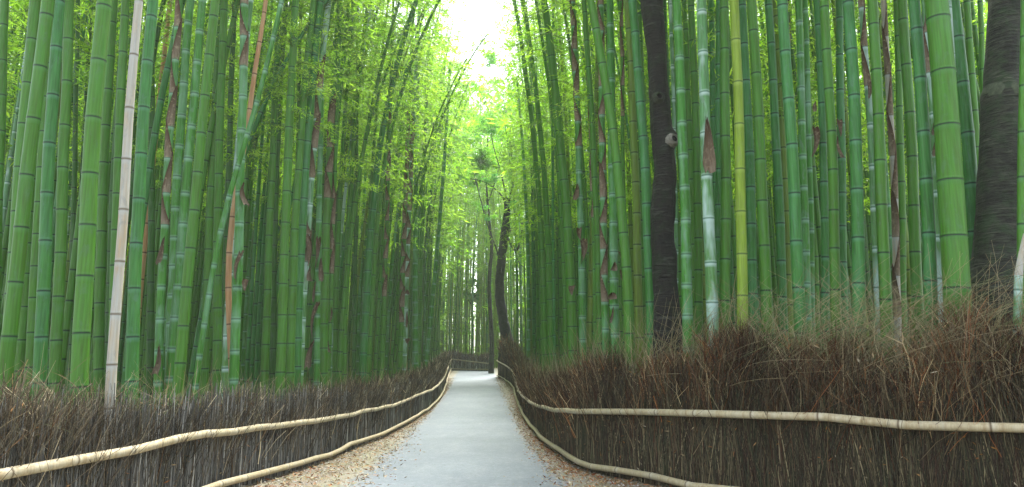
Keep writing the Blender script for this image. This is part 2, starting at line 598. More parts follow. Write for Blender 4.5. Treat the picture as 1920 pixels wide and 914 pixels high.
def fence(label, pl, hb, hu, side, dens, grey, body, wild, railgap=None, seed=1, hl=lambda y: .10):
    """pl: plan line of the rail; hb(y): brush height; hu(y): upper rail height; side: +1 when the grove is to the right of the line of travel"""
    rr = np.random.default_rng(seed)
    root = bpy.data.objects.new('brush_fence', None); C.objects.link(root)
    root.location = (pl[0][0], pl[0][1], g(pl[0][1]))
    tag(root, label, 'fence', 'brush fences along the path')
    org = np.array(root.location)
    S = along(pl)
    T = np.gradient(pl, axis=0); T /= np.linalg.norm(T, axis=1, keepdims=True)
    Nn = np.stack([T[:, 1], -T[:, 0]], 1) * side       # away from the path

    def pt(s, off):
        x = np.interp(s, S, pl[:, 0]); y = np.interp(s, S, pl[:, 1])
        nx_ = np.interp(s, S, Nn[:, 0]); ny_ = np.interp(s, S, Nn[:, 1])
        return x + nx_ * off, y + ny_ * off, nx_, ny_
    # packed core
    s = np.arange(0, S[-1], .25)
    rows = []
    for off, top in ((.10, False), (.10, True), (.30, True), (.30, False)):
        x, y, a, b = pt(s, off)
        gz = np.interp(y, GY, GZ)
        z = gz + (hb(y) * (.66 + .04 * np.sin(s * 3) + .03 * np.sin(s * 7.7)) if top else -.05)
        rows.append(np.stack([x, y, z], 1))
    R_ = np.stack(rows, 1)
    n = len(s)
    ii = np.arange(n * 4).reshape(n, 4)
    Fc = np.concatenate([np.stack([ii[:-1, j], ii[1:, j], ii[1:, j + 1], ii[:-1, j + 1]], -1) for j in range(3)])
    link('packed_twig_core', mesh_np('packed_twig_core', R_.reshape(-1, 3) - org, Fc, smoothf=False), M['core'], root)
    # twigs: sample positions with density falling with distance
    allV, allF, allC = [], [], []
    off0 = 0

    def add(P, R, col):
        nonlocal off0
        V, Fc = tubes(P, R, 3)
        allV.append(V); allF.append(Fc + off0); off0 += len(V)
        allC.append(np.repeat(col, P.shape[1] * 3, 0))
    sm = np.arange(0, S[-1], .1)
    _, ym, _, _ = pt(sm, 0)
    xm = np.interp(sm, S, pl[:, 0])
    dist = np.maximum(np.hypot(xm, ym), 4.5)
    w = 1 / dist ** 1.15
    w /= w.sum()
    thick = lambda y, s: np.interp(np.hypot(y, 0), [4, 10, 40], [1.0, 1.4, 4.0])

    def sample(n):
        return rr.choice(sm, n, p=w) + rr.random(n) * .1
    # front panel: near-vertical straight sticks
    n = int(dens * 1.25)
    s = sample(n)
    offs = rr.uniform(.035, .12, n)
    x, y, a, b = pt(s, offs)
    gz = np.interp(y, GY, GZ)
    z0 = gz + np.where(rr.random(n) < .6, 0, rr.uniform(0, .4, n))
    ln = rr.uniform(.35, 1.0, n) * hu(y) * 1.25
    K = 3
    q = np.linspace(0, 1, K)
    tilt = rr.normal(0, .05 + .10 * wild, (n, 2))
    tx_ = np.interp(s, S, T[:, 0]); ty_ = np.interp(s, S, T[:, 1])
    P = np.zeros((n, K, 3))
    P[:, :, 0] = x[:, None] + (tx_ * tilt[:, 0])[:, None] * q * ln[:, None]
    P[:, :, 1] = y[:, None] + (ty_ * tilt[:, 0])[:, None] * q * ln[:, None]
    P[:, :, 2] = z0[:, None] + q * ln[:, None]
    P[:, 1:-1, :2] += rr.normal(0, .006, (n, K - 2, 2))
    R = (rr.uniform(.0018, .0052, n) * thick(y, s))[:, None] * np.linspace(1, .6, K)[None]
    pal = np.array(grey)
    col = pal[rr.integers(0, len(pal), n)] * rr.uniform(.55, 1.1, (n, 1)) * np.where(rr.random((n, 1)) < .14, 2.4, 1.0)
    add(P, R, col)
    # body + top: reddish brown springy brush
    n = int(dens * 1.1)
    s = sample(n)
    offs = rr.uniform(.09, .42, n) + rr.normal(0, .04, n)
    x, y, a, b = pt(s, offs)
    gz = np.interp(y, GY, GZ)
    # clumpy height
    cl = .16 * np.sin(s * 2.3 + seed) + .16 * np.sin(s * 5.9) + .12 * np.sin(s * 13) + .08 * np.sin(s * 31)
    top = hb(y) * (1 + .5 * cl) * rr.uniform(.55, 1.0, n) ** .7 * 1.04
    ln = rr.uniform(.35, .8, n)
    z0 = gz + np.maximum(top - ln, .05)
    K = 5
    q = np.linspace(0, 1, K)
    lean = rr.normal(0, .20, n) - wild * .28 * (np.sin(s * 1.1) * .5 + .5)
    out_ = rr.normal(-.02, .16, n)
    curve = rr.normal(0, .25, n)
    P = np.zeros((n, K, 3))
    hx = tx_ = np.interp(s, S, T[:, 0]); hy = np.interp(s, S, T[:, 1])
    la = (lean[:, None] * q + curve[:, None] * q ** 2) * ln[:, None]
    oa = (out_[:, None] * q + rr.normal(0, .12, n)[:, None] * q ** 2) * ln[:, None]
    P[:, :, 0] = x[:, None] + hx[:, None] * la + a[:, None] * oa
    P[:, :, 1] = y[:, None] + hy[:, None] * la + b[:, None] * oa
    P[:, :, 2] = z0[:, None] + q * ln[:, None] * (1 - .25 * np.abs(lean + curve)[:, None])
    P[:, 1:, :] += rr.normal(0, .008, (n, K - 1, 3))
    R = (rr.uniform(.0016, .0052, n) * thick(y, s))[:, None] * np.linspace(1, .35, K)[None]
    pal = np.array(body)
    clump = (.75 + .45 * np.sin(s * 4.1 + 1) * np.sin(s * 1.7))[:, None]
    col = pal[rr.integers(0, len(pal), n)] * rr.uniform(.5, 1.1, (n, 1)) * clump * .9 * np.where(rr.random((n, 1)) < .15, 3.4, 1.0)
    add(P, R, col)
    # side twiglets on those
    n2 = int(n * .8)
    i = rr.integers(0, n, n2); kk = rr.integers(1, K - 1, n2)
    st = P[i, kk]
    K2 = 3
    q = np.linspace(0, 1, K2)
    d = rr.normal(0, .5, (n2, 3)); d[:, 2] = np.abs(d[:, 2]) + .6
    d /= np.linalg.norm(d, axis=1, keepdims=True)
    l2 = rr.uniform(.06, .25, n2)
    P2 = st[:, None, :] + d[:, None, :] * (q[None, :, None] * l2[:, None, None])
    P2[:, 1] += rr.normal(0, .006, (n2, 3))
    R2 = (rr.uniform(.0010, .0026, n2) * thick(st[:, 1], 0))[:, None] * np.linspace(1, .4, K2)[None]
    add(P2, R2, col[i] * rr.uniform(.8, 1.4, (n2, 1)))
    # straw-pale wisps arching out of the top
    n = int(dens * .05 * (1 + 2.4 * wild))
    s = sample(n)
    if wild > .5:                       # the shaggiest part is the near stretch
        yy_ = pt(s, 0)[1]
        s = s[rr.random(n) < np.interp(yy_, [6, 8, 10], [1.0, .55, .30])]; n = len(s)
    x, y, a, b = pt(s, rr.uniform(.1, .5, n))
    gz = np.interp(y, GY, GZ)
    ln = rr.uniform(.35, .90, n) * (.6 + .55 * wild)
    z0 = gz + hb(y) * rr.uniform(.55, .98, n) - .08
    K = 7
    q = np.linspace(0, 1, K)
    lean = rr.normal(-.25 * wild, .55, n); curve = rr.normal(-.2 * wild, .45, n)
    hx = np.interp(s, S, T[:, 0]); hy = np.interp(s, S, T[:, 1])
    la = (lean[:, None] * q + curve[:, None] * q ** 2) * ln[:, None]
    P = np.zeros((n, K, 3))
    oa = rr.normal(0, .2, n)[:, None] * q * ln[:, None]
    P[:, :, 0] = x[:, None] + hx[:, None] * la + a[:, None] * oa
    P[:, :, 1] = y[:, None] + hy[:, None] * la + b[:, None] * oa
    P[:, :, 2] = z0[:, None] + (q - .35 * q ** 2 * np.abs(curve)[:, None]) * ln[:, None]
    R = (rr.uniform(.0016, .0034, n) * thick(y, s))[:, None] * np.linspace(1, .3, K)[None]
    pal = np.array([(.30, .24, .13), (.24, .22, .12), (.36, .30, .18), (.18, .12, .06), (.20, .22, .10)])
    col = pal[rr.integers(0, len(pal), n)] * rr.uniform(.7, 1.2, (n, 1))
    add(P, R, col)
    tw = link('brushwood', mesh_np('brushwood', np.concatenate(allV) - org, np.concatenate(allF), cols=np.concatenate(allC)), M['twig'], root)
    tw['kind'] = 'stuff'
    # scraps of leaf caught in the brush
    n = int(dens * .10)
    s = sample(n)
    x, y, a, b = pt(s, rr.uniform(.02, .1, n))
    gz = np.interp(y, GY, GZ)
    z = gz + rr.random(n) ** .8 * hb(y) * .98
    D = rr.normal(size=(n, 3)); D /= np.linalg.norm(D, axis=1, keepdims=True)
    Pp = np.stack([x, y, z], 1)
    up = z - gz > hu(y)
    Pp[up] += np.stack([a, b, 0 * a], 1)[up] * rr.uniform(0, .25, (up.sum(), 1))
    Vl, Fl = leaf_quads(Pp, D, rr.uniform(.03, .08, n), rr.uniform(.008, .016, n), rr)
    pal = np.array([(.30, .17, .07), (.36, .27, .15), (.22, .09, .03), (.42, .36, .25), (.28, .13, .03)])
    col = np.repeat(pal[rr.integers(0, len(pal), n)], 4, 0)
    lv = link('caught_leaves', mesh_np('caught_leaves', Vl - org, Fl, cols=col), M['litter'], root)
    lv['kind'] = 'stuff'
    # rails
    for which in (0, 1):
        hf = hl if which == 0 else hu
        segs = [(0, S[-1])]
        if which == 1 and railgap:
            segs = [(0, railgap - .12), (railgap + .12, S[-1])]
        for s0, s1 in segs:
            ks = np.arange(s0, s1 + .01, .7)
            kx = np.append(ks, s1 + .5)
            kz = rr.normal(0, .011, len(kx)); kd = rr.normal(0, .012, len(kx))

            def fn(t, s0=s0, kx=kx, kz=kz, kd=kd, hf=hf):
                s = s0 + t
                sh = lambda arr: np.interp(s, kx, arr)
                x, y, a, b = pt(s, -.028 + 0 * s)
                o = sh(kd)
                return np.stack([x + a * o, y + b * o, np.interp(y, GY, GZ) + hf(y) + sh(kz)], -1) - org
            me, _ = culm_mesh(fn, s1 - s0, .038, 10, NODE_HI, .42, .12, seed + which, 'rail')
            link('rail', me, M['rail'], root)
    return root


hbL = lambda y: -.19 + np.interp(y, [2, 5, 7.2, 10.7, 14.6, 21, 36, 46], [1.35, 1.28, 1.12, 1.22, 1.32, 1.38, 1.45, 1.4])
hbR = lambda y: -.05 + np.interp(y, [4.4, 5.5, 6, 6.9, 8.2, 9.6, 13, 20, 30, 36, 41], [1.70, 1.66, 1.64, 1.58, 1.52, 1.43, 1.27, 1.20, 1.45, 1.9, 2.3])
huL = lambda y: np.interp(y, [0, 25, 36, 46], [.62, .62, .66, .74])
huR = lambda y: np.interp(y, [5.5, 7, 8.45, 10.5, 15.5, 20.5, 26, 32, 41], [.83, .83, .79, .74, .64, .57, .6, .76, .92])
GREY = [(.15, .15, .135), (.215, .215, .195), (.095, .09, .075), (.30, .295, .26), (.13, .105, .07), (.075, .075, .065)]
BROWN = [(.055, .046, .026), (.08, .068, .038), (.042, .03, .02), (.15, .125, .07), (.06, .034, .02), (.045, .05, .026)]
srg = float(along(FR)[np.argmin(np.abs(FR[:, 1] - 20.6))])
BODY_L = [(.125, .098, .062), (.18, .145, .09), (.07, .052, .032), (.21, .175, .11), (.08, .066, .045), (.13, .075, .035), (.15, .14, .09), (.32, .27, .17)]
BODY_R = [(.26, .20, .11), (.12, .052, .024), (.15, .08, .036), (.07, .036, .02), (.20, .14, .07), (.055, .036, .022), (.19, .07, .022), (.13, .11, .06), (.32, .25, .14)]
fence('low grey brush fence with two bamboo rails along the left of the path', FL, hbL, huL, -1, 30000, GREY, BODY_L, 0.15, seed=3)
fence('taller reddish brown brush fence with shaggy top along the right of the path', FR, hbR, huR, 1, 42000, BROWN, BODY_R, 1.0, railgap=srg, seed=5)
fence('short dark brush fence with slanting rail crossing the far end of the path', FE, lambda y: np.interp(y, [45.2, 46], [1.0, 1.15]), lambda y: np.interp(y, [45.2, 46], [.50, .74]), -1, 1500, GREY, BODY_L, 0.0, seed=8)

# ------------------------------------------------------------------ litter and gravel on the verges
rr = np.random.default_rng(11)


def verge_points(n, near=5.5, far=40):
    y = near + (far - near) * rr.random(n) ** 2.2
    side = rr.random(n) < .5
    xl = np.interp(y, FL[:, 1], FL[:, 0]); xr = np.interp(y, FR[:, 1], FR[:, 0])
    # right fence swings outward close to the camera
    xr = np.where(y < 5.5, 6, xr)
    c = np.interp(y, [p[0] for p in PATHC], [p[1] for p in PATHC]); h = np.interp(y, [p[0] for p in PATHC], [p[2] for p in PATHC])
    t = rr.random(n) ** .75
    t = np.where(rr.random(n) < .22, -rr.exponential(.22, n), t)
    t = np.maximum(t, -1.3)
    x = np.where(side, (c - h * .97) + (xl + .02 - (c - h * .97)) * t, (c + h * .97) + (xr - .02 - (c + h * .97)) * t)
    return np.stack([x, y, np.interp(y, GY, GZ) + .008], 1), side, t


n = 15000
Pp, sd, t = verge_points(n)
D = rr.normal(size=(n, 3)); D[:, 2] = np.abs(D[:, 2]) * .22
D /= np.linalg.norm(D, axis=1, keepdims=True)
Vl, Fl = leaf_quads(Pp, D, rr.uniform(.03, .085, n), rr.uniform(.010, .022, n), rr)
Vl[:, 2] = np.maximum(Vl[:, 2], np.interp(Vl[:, 1], GY, GZ) + .010)
pal = np.array([(.32, .20, .09), (.40, .30, .17), (.24, .10, .04), (.48, .42, .30), (.20, .13, .06), (.30, .26, .12), (.34, .13, .04)])
cc = pal[rr.integers(0, len(pal), n)] * rr.uniform(.6, 1.2, (n, 1))
cc[~sd & (t > .45)] *= (.85, .62, .5)
tag(link('leaf_litter', mesh_np('leaf_litter', Vl, Fl, cols=np.repeat(cc, 4, 0)), M['litter']), 'dry fallen bamboo leaves strewn on both verges', 'leaf litter', kind='stuff')
n = 9000
Pp, sd, t = verge_points(n)
Pp[:, 0] += rr.normal(0, .08, n)
r_ = rr.uniform(.005, .016, n)
base = np.array([(1, 0, 0), (0, 1, 0), (-1, 0, 0), (0, -1, 0), (0, 0, .8)])
V = Pp[:, None, :] + base[None] * r_[:, None, None] * rr.uniform(.7, 1.3, (n, 5, 1))
tri = np.array([(0, 1, 4), (1, 2, 4), (2, 3, 4), (3, 0, 4)])
Fc = (np.arange(n)[:, None, None] * 5 + tri[None]).reshape(-1, 3)
pal = np.array([(.36, .35, .32), (.24, .23, .21), (.45, .43, .38), (.30, .26, .2)])
tag(link('gravel', mesh_np('gravel', V.reshape(-1, 3), Fc, cols=np.repeat(pal[rr.integers(0, 4, n)], 5, 0), smoothf=False), M['litter']), 'loose pale gravel along the path edges', 'gravel', kind='stuff')


# ------------------------------------------------------------------ trees
def skin_tube(P, R, ns=20, rough=.06, seed=0, knots=(), sub=.05):
    """a noisy trunk surface along P (K,3) with radii R; knots: (s, angle, amount, spread)"""
    P = np.array(P, float); R = np.array(R, float)
    S = np.concatenate([[0], np.cumsum(np.linalg.norm(np.diff(P, axis=0), axis=1))])
    s = np.arange(0, S[-1], sub); s = np.append(s, S[-1])
    sp = smooth(P, .1); SS = along(sp); SS = SS / SS[-1] * S[-1]
    Q = np.stack([np.interp(s, SS, sp[:, i]) for i in range(3)], 1)
    r = np.interp(s, S, R)
    T, A, B = frames(Q[None]); A, B = A[0], B[0]
    th = np.arange(ns) * 2 * np.pi / ns
    V = np.zeros((len(s), ns, 3))
    for i in range(len(s)):
        for j in range(ns):
            d = A[i] * math.cos(th[j]) + B[i] * math.sin(th[j])
            nv = mnoise.noise(Vector((math.cos(th[j]) * 1.3 + seed, math.sin(th[j]) * 1.3, s[i] * 1.6)))
            nv += .5 * mnoise.noise(Vector((math.cos(th[j]) * 3 + seed, math.sin(th[j]) * 3, s[i] * 6)))
            k = 1 + rough * nv * 2
            for ks, kd, ka, kw in knots:
                dd = (s[i] - ks) ** 2 / kw ** 2
                if dd < 6:
                    c = max(0, float(np.dot(d, kd)))
                    k += ka * math.exp(-dd) * c ** 3
            V[i, j] = Q[i] + d * r[i] * k
    n = len(s)
    ii = np.arange(n * ns).reshape(n, ns)
    Fc = np.stack([ii[:-1], np.roll(ii[:-1], -1, 1), np.roll(ii[1:], -1, 1), ii[1:]], -1).reshape(-1, 4)
    return V.reshape(-1, 3), Fc


def clump_leaves(centers, radii, n, size, seed, cols):
    rr = np.random.default_rng(seed)
    centers = np.array(centers, float); radii = np.array(radii, float)
    p = radii ** 2 / np.sum(radii ** 2)
    # sub-clumps make an uneven outline
    ns = max(len(centers) * 10, 20)
    i = rr.choice(len(centers), ns, p=p)
    d = rr.normal(size=(ns, 3)); d /= np.linalg.norm(d, axis=1, keepdims=True)
    sub = centers[i] + d * (radii[i] * rr.uniform(.25, 1.05, ns))[:, None] * np.array((1, 1, .75))
    sr = radii[i] * rr.uniform(.16, .38, ns)
    j = rr.integers(0, ns, n)
    P = sub[j] + rr.normal(size=(n, 3)) * sr[j][:, None] * np.array((.75, .75, .32))
    D = rr.normal(size=(n, 3)); D[:, 2] -= .3
    D /= np.linalg.norm(D, axis=1, keepdims=True)
    V, Fc = leaf_quads(P, D, size * rr.uniform(.6, 1.3, n), size * .5 * rr.uniform(.7, 1.2, n), rr)
    cols = np.array(cols)
    c = cols[rr.integers(0, len(cols), ns)][j] * rr.uniform(.8, 1.25, (n, 1))
    return V, Fc, np.repeat(c, 4, 0)


BROAD = [(.05, .13, .02), (.07, .18, .025), (.04, .10, .02), (.09, .21, .03)]


def tree(label, Y, trunk_px, limbs_px, clumps_px, nleaf, size, seed, m='bark3', cols=BROAD, cat='tree', name='tree', knots=(), rough=.06, ns=16, group=None, spread=.9):
    pts = [at(x, y, Y) for x, y, _ in trunk_px]
    rad = [r / F_PX * Y for _, _, r in trunk_px]
    base = pts[0].copy(); base[2] = g(Y) - .05
    pts = [base] + pts if pts[0][2] > base[2] + .05 else pts
    if len(rad) < len(pts): rad = [rad[0] * 1.15] + rad
    root = bpy.data.objects.new(name, None); C.objects.link(root); root.location = base
    tag(root, label, cat, group)
    V, Fc = skin_tube(np.array(pts) - base, rad, ns, rough, seed, knots)
    tr = link('trunk', mesh_np('trunk', V, Fc), M[m], root)
    rr = np.random.default_rng(seed)
    for lp in limbs_px:
        dy = rr.uniform(-.6, .6)
        q = [at(x, y, Y) for x, y, _ in lp]
        for n_, v in enumerate(q):
            v[1] += dy * n_ / len(q)
        V, Fc = skin_tube(np.array(q) - base, [max(.012, r / F_PX * Y * (.55 if Y > 20 else 1)) for _, _, r in lp], 8, .05, seed + 3)
        link('limb', mesh_np('limb', V, Fc), M[m], root)
    if clumps_px:
        cs = []; rs = []
        for x, y, r in clumps_px:
            c = at(x, y, Y + rr.uniform(-1, 1) * spread * 1.6)
            cs.append(c - base); rs.append(r / F_PX * Y)
        V, Fc, cc = clump_leaves(cs, rs, nleaf, size, seed, cols)
        link('crown', mesh_np('crown', V, Fc, cols=cc), M['leaf'], root)
    return root, base


# old trunk among the culms right of the path
Y1 = 8.55
t1px = [(1252, 640, 28), (1248, 557, 23.5), (1243, 440, 21.5), (1244, 360, 21), (1246, 310, 21), (1241, 240, 19), (1236, 180, 18.5), (1231, 100, 19), (1221, 0, 22.5), (1205, -140, 20), (1195, -330, 17), (1200, -560, 12)]
base1 = at(1252, 640, Y1); base1[2] = g(Y1) - .05
sk = lambda y: float(at(1240, y, Y1)[2] - base1[2])
kn = [(sk(262), (.85, -.5, .1), .75, .10), (sk(183), (0, -1, .1), .22, .10), (sk(215), (.2, -1, 0), .15, .15), (sk(400), (-.9, -.3, 0), .25, .12), (sk(330), (.3, -.9, 0), .2, .08), (sk(480), (.8, -.5, 0), .22, .12)]
root1, b1 = tree('dark knotted trunk standing among green culms right of the path', Y1, t1px,
                 [[(1205, -140, 9), (1150, -300, 7), (1110, -480, 4)], [(1197, -300, 9), (1260, -420, 6), (1310, -560, 3)]],
                 [(1200, -560, 150), (1100, -520, 120), (1310, -600, 120)], 5000, .13, 21, 'bark', knots=kn, rough=.10, ns=28, name='tree', spread=.9)


def knot(root, base, px, py, Y, dirn, r, depth, mring):
    """a healed branch stub: ring of callus round a dark hollow"""
    c = at(px, py, Y) - base
    d = Vector(dirn).normalized()
    a = d.orthogonal().normalized(); b = d.cross(a)
    rings = [(1.5, -depth), (1.25, 0.25 * r), (1.0, .75 * r), (.78, .85 * r), (.58, .55 * r), (.45, -.1 * r), (.02, -.35 * r)]
    V = []
    ns = 18
    for q, h in rings:
        for j in range(ns):
            t = j * 2 * math.pi / ns
            w = 1 + .16 * mnoise.noise(Vector((math.cos(t) * 2, math.sin(t) * 2, q * 3 + px)))
            V.append(Vector(c) + (a * math.cos(t) + b * math.sin(t) * 1.15) * r * q * w + d * h)
    Fc = [[i * ns + j, i * ns + (j + 1) % ns, (i + 1) * ns + (j + 1) % ns, (i + 1) * ns + j] for i in range(len(rings) - 1) for j in range(ns)]
    me = mesh_np('knot', [tuple(v) for v in V], Fc)
    o = link('knot', me, mring, root)
    me.materials.append(M['hole'])
    for p_ in me.polygons:
        if p_.index >= 4 * ns: p_.material_index = 1
    return o


knot(root1, b1, 1262, 262, Y1 - .16, (.38, -.92, .1), .058, .14, M['callus'])
knot(root1, b1, 1236, 182, Y1 - .150, (0, -1, .05), .050, .05, M['bark2'])

# broad trunk at the right edge, with the pale scar
Y2 = 6.35
t2px = [(1870, 590, 46), (1871, 500, 43), (1873, 400, 40), (1877, 300, 38.5), (1880, 240, 38), (1881, 186, 37.5), (1882, 168, 33.5), (1885, 60, 33), (1888, 0, 33), (1892, -150, 31), (1896, -400, 26), (1890, -650, 17)]
root2, b2 = tree('broad dark green trunk with pale scar band standing at the right edge', Y2, t2px,
                 [[(1895, -350, 12), (1960, -500, 8), (2000, -700, 4)], [(1893, -420, 11), (1820, -560, 7), (1770, -740, 4)]],
                 [(1890, -700, 190), (1760, -740, 150), (2000, -760, 150)], 5000, .13, 33, 'bark2', rough=.045, ns=32, name='tree')
# the scar collar
V, Fc = skin_tube(np.array([at(1881, 190, Y2), at(1881.5, 178, Y2), at(1882, 166, Y2)]) - b2, [37.9 / F_PX * Y2, 37.2 / F_PX * Y2, 34.3 / F_PX * Y2], 32, .045, 33, sub=.012)
link('scar_band', mesh_np('scar_band', V, Fc), M['lichen'], root2)

# trees at the far end
tree('dark crooked tree with bare twisted limbs leaning beside the far right fence', 40.0,
     [(957, 668, 12), (950, 630, 10), (942, 590, 9), (937, 540, 8.5), (941, 480, 8), (948, 430, 8), (951, 395, 6), (950, 372, 5)],
     [[(951, 390, 4.5), (962, 340, 3.2), (958, 270, 2.4), (955, 190, 1.5), (948, 120, 1)],
      [(948, 440, 5), (968, 470, 4), (979, 430, 3), (974, 400, 2.2), (980, 350, 1.5)],
      [(944, 450, 4), (962, 425, 3.2), (970, 400, 2.4), (985, 380, 1.6)],
      [(940, 500, 4), (930, 465, 2.6), (912, 415, 2), (900, 370, 1.5), (888, 325, 1)],
      [(951, 385, 4), (935, 360, 2.6), (908, 340, 2), (878, 333, 1.4)],
      [(950, 372, 3.4), (938, 320, 2.2), (924, 270, 1.5), (918, 220, 1)],
      [(962, 460, 3), (972, 490, 2.2), (980, 500, 1.4)]],
     [(896, 388, 24), (912, 408, 15), (925, 335, 24), (888, 340, 20), (950, 260, 36), (915, 235, 34), (962, 330, 26), (940, 175, 36), (898, 165, 30), (980, 280, 26), (955, 375, 16), (985, 190, 26), (870, 260, 26), (865, 330, 18), (925, 110, 30), (880, 210, 28)],
     15000, .13, 41, 'bark3', cols=[(.12, .28, .07), (.14, .33, .08), (.17, .36, .09), (.10, .29, .12)], rough=.1)
tree('slim straight grey trunk at the far bend where the path turns', 43.5,
     [(921, 688, 5), (922, 640, 4.2), (919, 580, 3.8), (917, 540, 3.6), (919, 500, 3.4), (922, 470, 3.2), (918, 420, 2.6), (912, 340, 1.8), (915, 260, 1.2)],
     [[(918, 420, 2.2), (900, 370, 1.4), (890, 320, .9)], [(915, 380, 2), (932, 330, 1.4), (940, 280, .9)]],
     [(912, 300, 30), (890, 330, 20), (935, 290, 20), (912, 240, 24)], 5000, .2, 43, 'bark2', rough=.05, cols=[(.10, .24, .04), (.13, .28, .05)])
tree('thin dark young tree with small round crown beyond the far fence', 58.0,
     [(885, 675, 3.2), (886, 620, 2.7), (885, 570, 2.3), (887, 530, 1.6), (886, 500, 1)],
     [[(886, 575, 1.3), (872, 555, .9), (862, 545, .6)], [(887, 560, 1.3), (900, 545, .9), (908, 540, .6)]],
     [(886, 530, 14), (870, 552, 11), (902, 548, 11), (888, 560, 12)], 2500, .22, 45, 'bark3', cols=[(.07, .2, .04), (.10, .26, .05)])

